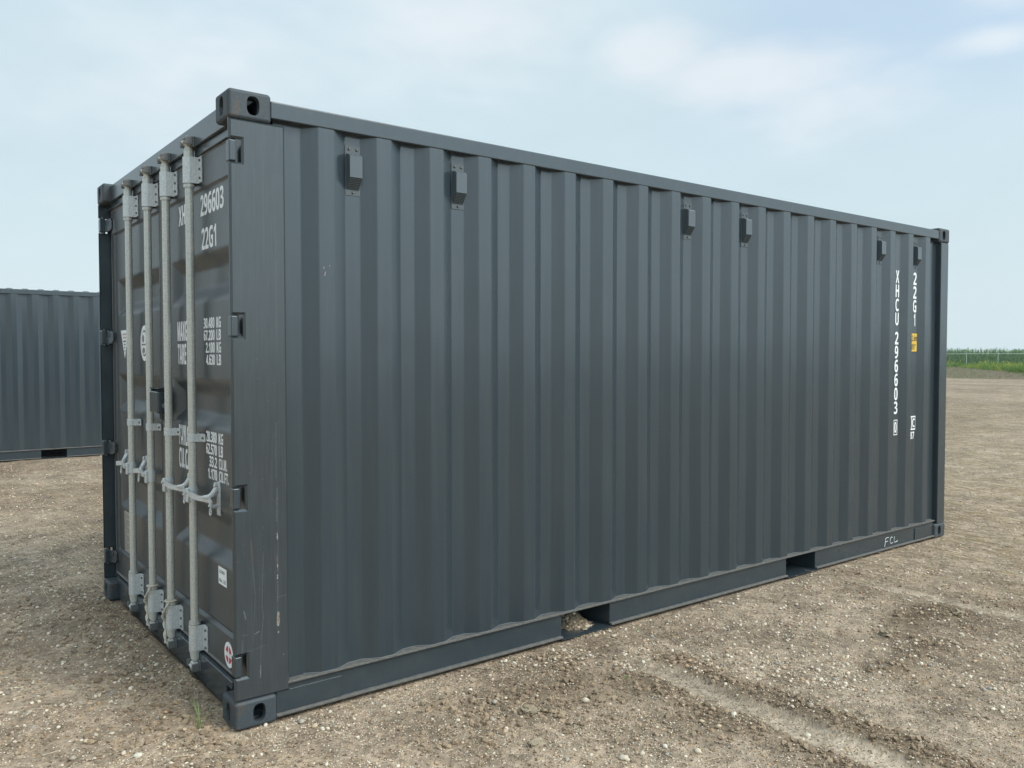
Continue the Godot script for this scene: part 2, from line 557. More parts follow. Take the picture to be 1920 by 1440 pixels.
func ground_material() -> StandardMaterial3D:
	var s := 1024
	var a := gray(s, 61, 0.008, 5)
	var b := gray(s, 62, 0.05, 4)
	var alb := PackedByteArray()
	alb.resize(s * s * 3)
	var hgt := PackedByteArray()
	hgt.resize(s * s)
	for i in s * s:
		var v := 0.86 + 0.16 * (a[i] / 255.0 - 0.5) + 0.32 * (b[i] / 255.0 - 0.5)
		alb[i * 3] = int(clampf(v, 0, 1) * 255)
		alb[i * 3 + 1] = int(clampf(v * 0.985, 0, 1) * 255)
		alb[i * 3 + 2] = int(clampf(v * 0.965, 0, 1) * 255)
		hgt[i] = int(60 + 0.35 * b[i])
	var r := RandomNumberGenerator.new()
	r.seed = 4
	for k in 17000:
		var cx := r.randi() % s
		var cy := r.randi() % s
		var rad := r.randf_range(1.0, 2.6) if k > 1800 else r.randf_range(2.4, 5.0)
		var asp := r.randf_range(0.6, 1.0)
		var an := r.randf() * PI
		var tone := r.randf()
		var col := Color(1.0, 0.99, 0.95) if tone < 0.5 else Color(0.95, 0.9, 0.82) if tone < 0.72 else Color(0.55, 0.52, 0.49) if tone < 0.9 else Color(0.92, 0.8, 0.66)
		var n := int(ceil(rad))
		for dy in range(-n, n + 1):
			for dx in range(-n, n + 1):
				var u := (dx * cos(an) + dy * sin(an)) / rad
				var v := (-dx * sin(an) + dy * cos(an)) / (rad * asp)
				var e := u * u + v * v
				if e > 1.0:
					continue
				var p := posmod(cy + dy, s) * s + posmod(cx + dx, s)
				alb[p * 3] = int(col.r * 255)
				alb[p * 3 + 1] = int(col.g * 255)
				alb[p * 3 + 2] = int(col.b * 255)
				hgt[p] = mini(255, int(130 + 110 * sqrt(1.0 - e)))
	var m := mat(1, 1, 1, 0.95)
	m.albedo_color = Color.WHITE
	m.vertex_color_use_as_albedo = true
	m.albedo_texture = img_tex(Image.create_from_data(s, s, false, Image.FORMAT_RGB8, alb))
	m.uv1_triplanar = true
	m.uv1_world_triplanar = true
	m.uv1_scale = Vector3(0.55, 0.55, 0.55)
	m.heightmap_enabled = true
	m.heightmap_texture = img_tex(Image.create_from_data(s, s, false, Image.FORMAT_L8, hgt))
	m.heightmap_scale = 0.9
	m.metallic_specular = 0.25
	var c := gray(s, 63, 0.02, 5)
	var e := gray(s, 64, 0.11, 3)
	var det := PackedByteArray()
	det.resize(s * s * 3)
	for i in s * s:
		var v := 0.9 + 0.3 * (c[i] / 255.0 - 0.5) + 0.36 * (e[i] / 255.0 - 0.5)
		for q in 3:
			det[i * 3 + q] = int(clampf(v, 0, 1) * 255)
	m.detail_enabled = true
	m.detail_blend_mode = BaseMaterial3D.BLEND_MODE_MUL
	m.detail_uv_layer = BaseMaterial3D.DETAIL_UV_2
	m.detail_albedo = img_tex(Image.create_from_data(s, s, false, Image.FORMAT_RGB8, det))
	m.uv2_triplanar = true
	m.uv2_world_triplanar = true
	m.uv2_scale = Vector3(0.083, 0.083, 0.083)
	return m

func build_ground():
	var xs := axis(-2.3, 6.6, 0.026, [[-60.0, 110.0, 1.6]])
	var zs := axis(-3.0, 3.0, 0.026, [[-75.0, 60.0, 1.8]])
	var nx := xs.size()
	var nz := zs.size()
	var P := PackedVector3Array()
	P.resize(nx * nz)
	var C := PackedColorArray()
	C.resize(nx * nz)
	for j in nz:
		for i in nx:
			var x := xs[i]
			var z := zs[j]
			P[j * nx + i] = Vector3(x, height(x, z), z)
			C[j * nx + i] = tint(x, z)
	var N := PackedVector3Array()
	N.resize(nx * nz)
	var I := PackedInt32Array()
	I.resize((nx - 1) * (nz - 1) * 6)
	var k := 0
	for j in nz:
		for i in nx:
			var q := j * nx + i
			var dx := P[q + (1 if i < nx - 1 else 0)] - P[q - (1 if i > 0 else 0)]
			var dz := P[q + (nx if j < nz - 1 else 0)] - P[q - (nx if j > 0 else 0)]
			N[q] = dz.cross(dx).normalized()
			if i < nx - 1 and j < nz - 1:
				I[k] = q; I[k + 1] = q + 1; I[k + 2] = q + nx
				I[k + 3] = q + 1; I[k + 4] = q + nx + 1; I[k + 5] = q + nx
				k += 6
	var arr := []
	arr.resize(Mesh.ARRAY_MAX)
	arr[Mesh.ARRAY_VERTEX] = P
	arr[Mesh.ARRAY_NORMAL] = N
	arr[Mesh.ARRAY_COLOR] = C
	arr[Mesh.ARRAY_INDEX] = I
	var me := ArrayMesh.new()
	me.add_surface_from_arrays(Mesh.PRIMITIVE_TRIANGLES, arr)
	var g := put_mesh(me, "ground", ground_material(), self)
	tag(g, "brown gravelly dirt yard with wheel ruts under the containers", "ground", "", "structure")

# a lumpy stone of radius one
func stone_mesh(seed_: int, detail: int, flat: float, rough: float) -> ArrayMesh:
	var n := noise(seed_, 0.8, 2)
	var t := (1.0 + sqrt(5.0)) / 2.0
	var V := [Vector3(-1, t, 0), Vector3(1, t, 0), Vector3(-1, -t, 0), Vector3(1, -t, 0), Vector3(0, -1, t), Vector3(0, 1, t), Vector3(0, -1, -t), Vector3(0, 1, -t), Vector3(t, 0, -1), Vector3(t, 0, 1), Vector3(-t, 0, -1), Vector3(-t, 0, 1)]
	var F := [[0, 11, 5], [0, 5, 1], [0, 1, 7], [0, 7, 10], [0, 10, 11], [1, 5, 9], [5, 11, 4], [11, 10, 2], [10, 7, 6], [7, 1, 8], [3, 9, 4], [3, 4, 2], [3, 2, 6], [3, 6, 8], [3, 8, 9], [4, 9, 5], [2, 4, 11], [6, 2, 10], [8, 6, 7], [9, 8, 1]]
	var T := []
	for f in F:
		T.append([(V[f[0]] as Vector3).normalized(), (V[f[1]] as Vector3).normalized(), (V[f[2]] as Vector3).normalized()])
	for k in detail:
		var T2 := []
		for q in T:
			var a: Vector3 = q[0]; var b: Vector3 = q[1]; var c: Vector3 = q[2]
			var ab := (a + b).normalized(); var bc := (b + c).normalized(); var ca := (c + a).normalized()
			T2.append([a, ab, ca]); T2.append([b, bc, ab]); T2.append([c, ca, bc]); T2.append([ab, bc, ca])
		T = T2
	var shape := func(d: Vector3) -> Vector3:
		var r := 1.0 + rough * n.get_noise_3dv(d * 1.2 + Vector3(seed_, 0, 0))
		return Vector3(d.x * r, d.y * r * flat, d.z * r * 0.8)
	var m := MB.new()
	for q in T:
		var w := [shape.call(q[0]), shape.call(q[1]), shape.call(q[2])]
		var nn := []
		for i in 3:
			nn.append(Vector3(q[i].x, q[i].y / flat, q[i].z / 0.8).normalized())
		var fn: Vector3 = (w[1] - w[0]).cross(w[2] - w[0]).normalized()
		if fn.dot(q[0]) < 0: fn = -fn
		for i in 3:
			nn[i] = (nn[i] * (0.9 - rough) + fn * (0.1 + rough)).normalized()
		m.tri(w[0], w[1], w[2], nn[0], nn[1], nn[2])
	m.st.index()
	return m.mesh()

func tinted(rough := 0.9) -> StandardMaterial3D:
	var m := mat(1, 1, 1, rough)
	m.albedo_color = Color.WHITE
	m.vertex_color_use_as_albedo = true
	m.metallic_specular = 0.3
	return m

func scatter(called: String, me: Mesh, m: Material, xf: Array, cols: Array, label: String, category: String):
	var mm := MultiMesh.new()
	mm.transform_format = MultiMesh.TRANSFORM_3D
	mm.use_colors = true
	mm.mesh = me
	mm.instance_count = xf.size()
	for i in xf.size():
		mm.set_instance_transform(i, xf[i])
		mm.set_instance_color(i, cols[i])
	var o := MultiMeshInstance3D.new()
	o.multimesh = mm
	o.material_override = m
	o.name = called
	add_child(o, true)
	tag(o, label, category, "", "stuff")

func yard_point() -> Vector2:
	while true:
		var d := 1.5 * pow(11.0, rng.randf())
		var t := deg_to_rad(rng.randf_range(-115.0, 12.0))
		var p := Vector2(-1.1 + d * cos(t), 3.3 + d * sin(t))
		if p.x > 0.02 and p.x < L - 0.02 and p.y < -0.01 and p.y > -W + 0.02:
			if not (p.x > 1.82 and p.x < 2.12 and p.y > -0.45):
				continue
		if p.y < -10.98 and p.y > -13.4 and p.x < 3.2:
			continue
		return p
	return Vector2.ZERO

func yard_far() -> Vector2:
	while true:
		var d := lerpf(4.0, 34.0, pow(rng.randf(), 1.3))
		var t := deg_to_rad(rng.randf_range(-112.0, -8.0))
		var p := Vector2(-1.1 + d * cos(t), 3.3 + d * sin(t))
		if p.x > -0.02 and p.x < L + 0.02 and p.y < 0.02 and p.y > -W - 0.02:
			continue
		if p.y < -10.9 and p.y > -13.5 and p.x < 3.3:
			continue
		return p
	return Vector2.ZERO

func stone_colour() -> Color:
	var t := rng.randf()
	var c: Color
	if t < 0.42: c = Color(0.63, 0.535, 0.42)
	elif t < 0.52: c = Color(0.74, 0.66, 0.53)
	elif t < 0.72: c = Color(0.49, 0.365, 0.25)
	elif t < 0.80: c = Color(0.36, 0.33, 0.29)
	elif t < 0.93: c = Color(0.28, 0.21, 0.145)
	else: c = Color(0.50, 0.33, 0.2)
	return c * rng.randf_range(0.8, 1.12)

func build_gravel():
	rng.seed = 21
	var m := tinted()
	# fine gravel, stones, clods, straw: nobody could count these
	for set_ in [[0, 200000, 0.002, 0.005], [1, 180000, 0.002, 0.005], [2, 6500, 0.005, 0.0105], [3, 6500, 0.005, 0.010], [4, 60000, 0.006, 0.014]]:
		var xf := []
		var cols := []
		for i in set_[1]:
			var p := yard_point() if set_[0] < 4 else yard_far()
			var rm := rut_mask(p.x, p.y)
			if rng.randf() < rm * 0.92:
				continue
			if rng.randf() > 0.45 + 0.9 * (n_mid.get_noise_2d(p.x * 0.35 + 5.0, p.y * 0.35) + 0.25):
				continue
			var s: float = lerpf(set_[2], set_[3], pow(rng.randf(), 2.0))
			var b := Basis.from_euler(Vector3(rng.randf_range(-0.4, 0.4), rng.randf() * TAU, rng.randf_range(-0.4, 0.4))).scaled(Vector3.ONE * s)
			xf.append(Transform3D(b, Vector3(p.x, height(p.x, p.y) + s * rng.randf_range(-0.1, 0.4), p.y)))
			cols.append(stone_colour())
		scatter(numbered("gravel"), stone_mesh(100 + set_[0], 0 if set_[0] < 2 or set_[0] == 4 else 1, 0.62, 0.3), m, xf, cols, ["fine pale gravel strewn over the brown dirt yard", "fine mixed gravel chips strewn over the dirt yard", "small rounded pebbles scattered over the dirt yard", "small broken pebbles scattered over the dirt yard", "pale stones strewn over the farther part of the yard"][set_[0]], "gravel")
	var px := []
	var pc := []
	for i in 2600:
		var p := Vector2(1.975 + rng.randfn(0.0, 0.065), rng.randf_range(-0.55, 0.03))
		if p.x < 1.79 or p.x > 2.1:
			continue
		var s := lerpf(0.003, 0.012, pow(rng.randf(), 2.0))
		px.append(Transform3D(Basis.from_euler(Vector3(rng.randf(), rng.randf() * TAU, rng.randf())).scaled(Vector3.ONE * s), Vector3(p.x, height(p.x, p.y) + s * 0.3, p.y)))
		pc.append(stone_colour() if rng.randf() < 0.25 else Color(0.33, 0.26, 0.18) * rng.randf_range(0.6, 1.1))
	scatter("gravel_spill", stone_mesh(109, 1, 0.7, 0.4), m, px, pc, "heap of stones and soil spilling into the near fork pocket", "gravel")
	# clods of earth where the soil is churned up
	for v in 2:
		var xf := []
		var cols := []
		for i in 60000:
			var p := yard_point()
			var k := rough_mask(p.x, p.y)
			if rng.randf() > pow(clampf(k - 0.15, 0.0, 1.0), 1.6) or rut_mask(p.x, p.y) > 0.4:
				continue
			var s := lerpf(0.004, 0.017 if k > 0.7 else 0.011, pow(rng.randf(), 2.6))
			var b := Basis.from_euler(Vector3(rng.randf() * 0.6, rng.randf() * TAU, rng.randf() * 0.6)).scaled(Vector3.ONE * s)
			xf.append(Transform3D(b, Vector3(p.x, height(p.x, p.y) + s * 0.15, p.y)))
			cols.append(Color(0.34, 0.252, 0.17) * rng.randf_range(0.62, 1.1))
		scatter(numbered("soil_clods"), stone_mesh(130 + v, 1, 0.6, 0.75), m, xf, cols, ["crumbly brown soil clods along the wheel ruts and container", "flat brown soil crumbs along the wheel ruts and container"][v], "soil")
	# straw
	var sm := MB.new()
	sm.tube([Vector3(-0.5, 0, 0), Vector3(-0.15, 0.03, 0.05), Vector3(0.2, 0.035, 0.03), Vector3(0.5, 0.0, -0.06)], 0.02, 4)
	var sx := []
	var sc := []
	for i in 16000:
		var p := yard_point()
		if rng.randf() > 0.35 + 1.2 * n_mid.get_noise_2d(p.x * 0.3 + 50.0, p.y * 0.3):
			continue
		var len_ := lerpf(0.015, 0.07, pow(rng.randf(), 3.0))
		var b := Basis.from_euler(Vector3(0, rng.randf() * TAU, rng.randf_range(-0.15, 0.15))).scaled(Vector3(len_, 0.05, 0.05))
		sx.append(Transform3D(b, Vector3(p.x, height(p.x, p.y) + 0.003, p.y)))
		sc.append(Color(0.74, 0.61, 0.42) * rng.randf_range(0.7, 1.15))
	scatter(numbered("straw"), sm.mesh(), m, sx, sc, "dry straw bits scattered over the gravel yard", "straw")
	sx = []
	sc = []
	for i in 62000:
		var p := yard_far()
		if Vector2(p.x + 1.1, p.y - 3.3).length() < 5.5 + 2.5 * rng.randf():
			continue
		if rng.randf() > 0.7 + 0.9 * n_big.get_noise_2d(p.x * 0.25 + 50.0, p.y * 0.25):
			continue
		var len_ := lerpf(0.008, 0.03, pow(rng.randf(), 2.0))
		var b := Basis.from_euler(Vector3(0, rng.randf() * TAU, rng.randf_range(-0.2, 0.2))).scaled(Vector3(len_, 0.1, 0.26))
		sx.append(Transform3D(b, Vector3(p.x, height(p.x, p.y) + 0.004, p.y)))
		sc.append(Color(0.74, 0.61, 0.42) * rng.randf_range(0.7, 1.15))
	scatter(numbered("straw"), sm.mesh(), m, sx, sc, "short broken straw litter over the dirt yard", "straw")
	# stones that stand out singly
	var S := [[-0.013, -2.362, 1.3], [-0.086, -0.361, 1.0], [-0.089, -1.529, 1.0], [-0.183, -0.321, 0.9], [-0.403, -0.268, 1.1], [-0.379, -0.871, 0.9], [-0.5, -0.245, 1.2], [-0.364, -0.016, 1.8], [-0.403, -0.072, 1.2], [-0.563, -0.152, 1.2], [-0.62, -1.057, 1.1], [-0.696, -0.59, 0.9], [1.35, 1.252, 1.6], [1.701, 0.556, 1.2], [1.606, 0.219, 1.1], [1.54, 0.356, 1.2], [1.097, 1.105, 2.0], [0.923, 0.982, 1.2], [1.556, 1.188, 1.2], [1.703, 1.152, 1.6], [1.304, 0.669, 1.6], [0.969, 0.453, 1.3], [1.545, 1.112, 1.2], [1.277, 1.152, 1.2], [1.17, 1.135, 1.2], [0.255, 0.06, 1.8], [0.279, 0.143, 1.3], [0.295, 0.18, 1.1], [0.597, 0.145, 1.2], [0.878, 0.561, 1.2], [2.95, 1.084, 1.4], [3.339, 0.902, 1.2], [3.541, 1.26, 1.2], [2.048, 1.291, 1.2], [2.41, 1.279, 1.0], [1.848, 1.407, 1.3], [2.141, 1.397, 1.1]]
	var shapes := [stone_mesh(151, 2, 0.68, 0.35), stone_mesh(152, 2, 0.55, 0.4), stone_mesh(153, 2, 0.75, 0.3)]
	var tones := [mat(0.56, 0.48, 0.36, 0.85), mat(0.64, 0.58, 0.47, 0.85), mat(0.52, 0.42, 0.28, 0.85), mat(0.4, 0.35, 0.28, 0.85)]
	var orange := mat(0.5, 0.29, 0.16, 0.85)
	for i in S.size():
		var o := MeshInstance3D.new()
		o.mesh = shapes[i % 3]
		var x: float = S[i][0]
		var z: float = S[i][1]
		var s: float = S[i][2] * 0.0095
		o.material_override = orange if i == 3 else tones[(i * 7) % 4]
		o.name = numbered("pebble")
		o.basis = Basis.from_euler(Vector3(0.15 * sin(i), i * 1.7, 0.1 * cos(i))).scaled(Vector3.ONE * s)
		o.position = Vector3(x, height(x, z) + s * 0.35, z)
		add_child(o)
		if i == 3:
			tag(o, "orange brown pebble on the dirt left of the near bottom casting", "stone", "loose pebbles on the yard")
		elif i == 0:
			tag(o, "pale pebble beside the far left bottom corner casting", "stone", "loose pebbles on the yard")
		else:
			var tone: String = ["cream", "whitish", "yellowish", "greyish"][(i * 7) % 4]
			var where := "on the dirt beside the door end" if x < 0.0 else "in front of the near bottom corner casting" if x < 0.7 else "on the churned dirt left of the near wheel rut" if x < 1.75 else "right of the near wheel rut"
			tag(o, tone + " loose pebble " + where, "stone", "loose pebbles on the yard")
	var clod := mat(0.3, 0.24, 0.165, 0.95)
	var cm := [stone_mesh(161, 2, 0.5, 0.8), stone_mesh(162, 2, 0.6, 0.9)]
	var cl := [[0.894, 0.823, 2.6, "flat pale dirt clod in front of the container near bottom edge"], [1.038, 0.6, 2.8, "dark crumbled dirt clod between the container and the wheel rut"], [3.216, 0.999, 3.2, "dark dirt clod beside the churned patch right of the fork pocket"], [3.884, 1.078, 3.2, "brown dirt clod at the end of the churned patch on the right"]]
	for i in 4:
		var o := MeshInstance3D.new()
		o.mesh = cm[i % 2]
		o.material_override = clod
		o.name = numbered("dirt_clod")
		var s: float = cl[i][2] * 0.011
		o.basis = Basis.from_euler(Vector3(0, i * 2.1, 0)).scaled(Vector3.ONE * s)
		o.position = Vector3(cl[i][0], height(cl[i][0], cl[i][1]) + s * 0.3, cl[i][1])
		add_child(o)
		tag(o, cl[i][3], "clod")

func blade(m: MB, base: Vector3, dir: Vector3, len_: float, w: float, bend: float):
	var side := dir.cross(Vector3.UP).normalized() * w
	var prev := base
	var n := 4
	for i in n:
		var t := float(i + 1) / n
		var p := base + Vector3.UP * len_ * (t - bend * 0.5 * t * t) + dir * len_ * bend * t * t
		var w0 := 1.0 - float(i) / n
		var w1 := 1.0 - t
		var nn := (p - prev).cross(side).normalized()
		m.quad(prev - side * w0, prev + side * w0, p + side * maxf(w1, 0.04), p - side * maxf(w1, 0.04), nn)
		prev = p

func weed(at: Vector2, h: float, n: int, label: String, seed_: int):
	var r := RandomNumberGenerator.new()
	r.seed = seed_
	var root := Node3D.new()
	root.name = numbered("grass_weed")
	add_child(root)
	root.position = Vector3(at.x, height(at.x, at.y) - 0.002, at.y)
	tag(root, label, "weed", "small weeds in the gravel")
	var gm := mat(0.16, 0.24, 0.075, 0.7)
	gm.backlight_enabled = true
	gm.backlight = lin(0.06, 0.1, 0.02)
	for i in n:
		var m := MB.new()
		var a := r.randf() * TAU
		blade(m, Vector3(cos(a), 0, sin(a)) * 0.006, Vector3(cos(a), 0, sin(a)), h * r.randf_range(0.5, 1.0), 0.0022, r.randf_range(0.15, 1.0))
		put(m, "blade", gm, root)

# ------------------------------------------------------------------ far field
func build_far():
	rng.seed = 77
	# corn
	var cm := MB.new()
	cm.tube([Vector3(0, 0, 0), Vector3(0.02, 1.1, 0), Vector3(0.0, 2.0, 0.01), Vector3(0.02, 2.25, 0)], [0.018, 0.016, 0.009, 0.004], 5)
	for i in 11:
		var a := i * 2.75
		var d := Vector3(cos(a), 0, sin(a))
		var y := 0.3 + i * 0.155
		blade(cm, Vector3(0, y, 0), d, 0.75 - 0.02 * i, 0.04, 0.75 - 0.03 * i)
	for i in 5:
		var a := i * 1.3
		blade(cm, Vector3(0.01, 2.05, 0), Vector3(cos(a), 0, sin(a)), 0.3, 0.01, 0.5)
	var xf := []
	var cols := []
	for row in 14:
		var z := -78.0
		while z < 30.0:
			z += rng.randf_range(0.13, 0.3)
			var x := 92.5 + row * 0.76 + rng.randf_range(-0.06, 0.06)
			var s := rng.randf_range(0.78, 1.02) + 0.12 * pow(rng.randf(), 6.0)
			xf.append(Transform3D(Basis(Vector3.UP, rng.randf() * TAU).scaled(Vector3(s, s, s)), Vector3(x, height(x, z), z)))
			cols.append(Color(0.135, 0.235, 0.06) * rng.randf_range(0.75, 1.25))
	var leaf := tinted(0.6)
	leaf.backlight_enabled = true
	leaf.backlight = lin(0.09, 0.15, 0.03)
	scatter("corn_field", cm.mesh(), leaf, xf, cols, "tall green corn crop beyond the wire fence", "corn")
	# grass verge
	var gm := MB.new()
	for i in 9:
		var a := i * 2.4
		blade(gm, Vector3(cos(a), 0, sin(a)) * 0.06 * (i % 3), Vector3(cos(a), 0, sin(a)), 0.55 - 0.03 * i, 0.014, 0.25 + 0.07 * i)
	xf = []
	cols = []
	for i in 60000:
		var x := rng.randf_range(62.5, 93.0)
		var z := rng.randf_range(-62.0, 6.0)
		var e := n_tint.get_noise_2d(x * 2.0, z * 2.0)
		if x + 2.0 * e < verge(z) + rng.randf() * 1.2:
			continue
		var s := rng.randf_range(0.55, 1.15) * (0.75 + 0.7 * smoothstep(0.0, 0.4, n_tint.get_noise_2d(x * 0.8, z * 0.8)))
		xf.append(Transform3D(Basis(Vector3.UP, rng.randf() * TAU).scaled(Vector3(s, s * 1.05, s)), Vector3(x, height(x, z) - 0.02, z)))
		var yl := smoothstep(-0.2, 0.35, n_tint.get_noise_2d(x * 1.1 + 9.0, z * 1.1))
		cols.append(Color(0.15, 0.25, 0.04).lerp(Color(0.33, 0.37, 0.06), yl) * rng.randf_range(0.8, 1.2))
	scatter("grass_verge", gm.mesh(), leaf, xf, cols, "strip of tall green grass along the foot of the fence", "grass")
	# yellow flowering weeds in the verge
	xf = []
	cols = []
	for i in 2600:
		var x := rng.randf_range(66.5, 91.0)
		var z := rng.randf_range(-62.0, 6.0)
		if x < verge(z) + 0.5 or n_tint.get_noise_2d(x * 1.6 + 40.0, z * 1.6) < 0.1:
			continue
		var s := rng.randf_range(0.03, 0.075)
		xf.append(Transform3D(Basis.IDENTITY.scaled(Vector3(s, s * 0.7, s)), Vector3(x, height(x, z) + rng.randf_range(0.35, 0.62), z)))
		cols.append(Color(0.62, 0.52, 0.06) * rng.randf_range(0.8, 1.15))
	scatter("yellow_wildflowers", stone_mesh(171, 0, 0.8, 0.3), tinted(), xf, cols, "yellow flower heads dotted through the grass verge", "wildflowers")
	# thin weeds and dead stalks on the dirt bank
	xf = []
	cols = []
	for i in 5200:
		var x := rng.randf_range(60.0, 73.0)
		var z := rng.randf_range(-62.0, 6.0)
		var s := rng.randf_range(0.12, 0.4)
		xf.append(Transform3D(Basis(Vector3.UP, rng.randf() * TAU).scaled(Vector3(s * 1.4, s, s * 1.4)), Vector3(x, height(x, z) - 0.01, z)))
		cols.append(Color(0.16, 0.17, 0.06).lerp(Color(0.42, 0.36, 0.22), rng.randf()) * rng.randf_range(0.8, 1.1))
	scatter("bank_weeds", gm.mesh(), leaf, xf, cols, "sparse dull weeds on the low dirt bank before the grass", "weeds")
	# chain link fence
	var f := Node3D.new()
	f.name = "chain_link_fence"
	add_child(f)
	var fx := 89.0
	f.position = Vector3(fx, 0, 0)
	tag(f, "galvanised chain link fence with top rail before the corn field", "fence")
	var z0 := -63.68
	var n := 21
	var top := 1.83
	for i in n:
		var z := z0 + i * 3.05
		var y := height(fx, z)
		var m := MB.new()
		m.tube([Vector3(0, y - 0.3, z), Vector3(0, top + 0.05, z)], 0.03, 8)
		m.tube([Vector3(0, top + 0.02, z), Vector3(-0.16, top + 0.34, z + 0.0)], 0.016, 6)
		put(m, "post", mats.fence, f)
	var rm := MB.new()
	rm.tube([Vector3(0, top, z0), Vector3(0, top, z0 + (n - 1) * 3.05)], 0.03, 8)
	put(rm, "top_rail", mats.fence, f)
	var wm := MB.new()
	for k in [[-0.06, 0.14], [-0.11, 0.24], [-0.155, 0.33]]:
		wm.tube([Vector3(k[0], top + k[1], z0), Vector3(k[0], top + k[1], z0 + (n - 1) * 3.05)], 0.003, 3, false)
	var wires := put(wm, "barbed_wire", mats.fence, f)
	wires.set_meta("kind", "stuff")
	var lm := MB.new()
	var z := z0
	while z < z0 + (n - 1) * 3.05 - 1.4:
		for s in [-1.0, 1.0]:
			var za: float = z if s > 0 else z + 1.4
			var a := Vector3(0.012 * s, 0.15, za)
			var b := Vector3(0.012 * s, top - 0.02, za + s * 1.4)
			var side := (b - a).cross(Vector3.RIGHT).normalized() * 0.0008
			lm.quad(a - side, a + side, b + side, b - side, Vector3(-1, 0, 0))
		z += 0.075
	var link := put(lm, "wire_mesh", mats.fence, f)
	link.set_meta("kind", "stuff")

# ------------------------------------------------------------------ containers
func profile() -> Array:   # [x, z, normal] of the corrugated long side, z = 0 at the outward ribs
	var pts := [Vector2(0.2, -0.036)]
	for k in 20:
		var e := FIRST + PITCH * k
		pts.append(Vector2(e - 0.139, -0.036))
		pts.append(Vector2(e - 0.071, 0.0))
		pts.append(Vector2(e, 0.0))
		pts.append(Vector2(e + 0.069, -0.036))
	pts.append(Vector2(L - 0.06, -0.036))
	var out := [pts[0]]
	var rad := 0.0055      # bend length on either side
	for i in range(1, pts.size() - 1):
		var a: Vector2 = pts[i - 1]
		var p: Vector2 = pts[i]
		var b: Vector2 = pts[i + 1]
		var s := p + (a - p).normalized() * rad
		var e2 := p + (b - p).normalized() * rad
		for t in [0.0, 0.25, 0.5, 0.75, 1.0]:
			out.append(s.lerp(p, t).lerp(p.lerp(e2, t), t))
		var mid: Vector2 = p.lerp(b, 0.5)
		out.append(mid)
	out.append(pts[-1])
	return out

func sheet(points: Array, nu: int, nv: int) -> ArrayMesh:   # grid with smooth normals; points[v * nu + u]
	var P := PackedVector3Array(points)
	var N := PackedVector3Array()
	N.resize(P.size())
	var I := PackedInt32Array()
	for j in nv:
		for i in nu:
			var q := j * nu + i
			var du := P[q + (1 if i < nu - 1 else 0)] - P[q - (1 if i > 0 else 0)]
			var dv := P[q + (nu if j < nv - 1 else 0)] - P[q - (nu if j > 0 else 0)]
			N[q] = du.cross(dv).normalized()
			if i < nu - 1 and j < nv - 1:
				I.append_array([q, q + nu, q + 1, q + 1, q + nu, q + nu + 1])
	var arr := []
	arr.resize(Mesh.ARRAY_MAX)
	arr[Mesh.ARRAY_VERTEX] = P
	arr[Mesh.ARRAY_NORMAL] = N
	arr[Mesh.ARRAY_INDEX] = I
	var me := ArrayMesh.new()
	me.add_surface_from_arrays(Mesh.PRIMITIVE_TRIANGLES, arr)
	return me

func side_panel_mesh(zo: float, out: float, seed_: float) -> ArrayMesh:
	var pr := profile()
	var pts := []
	var rows := 64
	for j in rows + 1:
		var y := lerpf(0.152, 2.5, float(j) / rows)
		for p in pr:
			var w := 0.0022 * n_dent.get_noise_3d(p.x * 1.3, y * 0.7, seed_) + 0.0005 * n_dent.get_noise_3d(p.x * 4.0, y * 3.0, seed_ + 9.0)
			pts.append(Vector3(p.x, y, zo + out * (p.y + w)))
	if out < 0:
		var flip := []
		var nu := pr.size()
		for j in rows + 1:
			for i in nu:
				flip.append(pts[j * nu + nu - 1 - i])
		pts = flip
	return sheet(pts, pr.size(), rows + 1)

func casting(root: Node3D, x0: float, y0: float, z0: float, mat_: Material):
	var m := MB.new()
	var lo := Vector3(x0, y0, z0)
	var hi := lo + Vector3(0.178, 0.118, 0.162)
	var c := (lo + hi) / 2.0
	var holes := {}
	# long side (z) and end (x) slots, and the top or bottom slot
	var zs := "21" if z0 > -1.0 else "20"
	var xe := "00" if x0 < 1.0 else "01"
	holes[zs] = [c.x + (0.012 if x0 < 1.0 else -0.012), c.y, 0.026, 0.038, 0.028]
	holes[xe] = [c.y, c.z, 0.0385, 0.023, 0.028]
	holes["11" if y0 > 1.0 else "10"] = [c.z, c.x, 0.031, 0.06, 0.028]
	m.rbox(lo, hi, 0.016, 4, holes)
	put(m, "corner_casting", mat_, root)

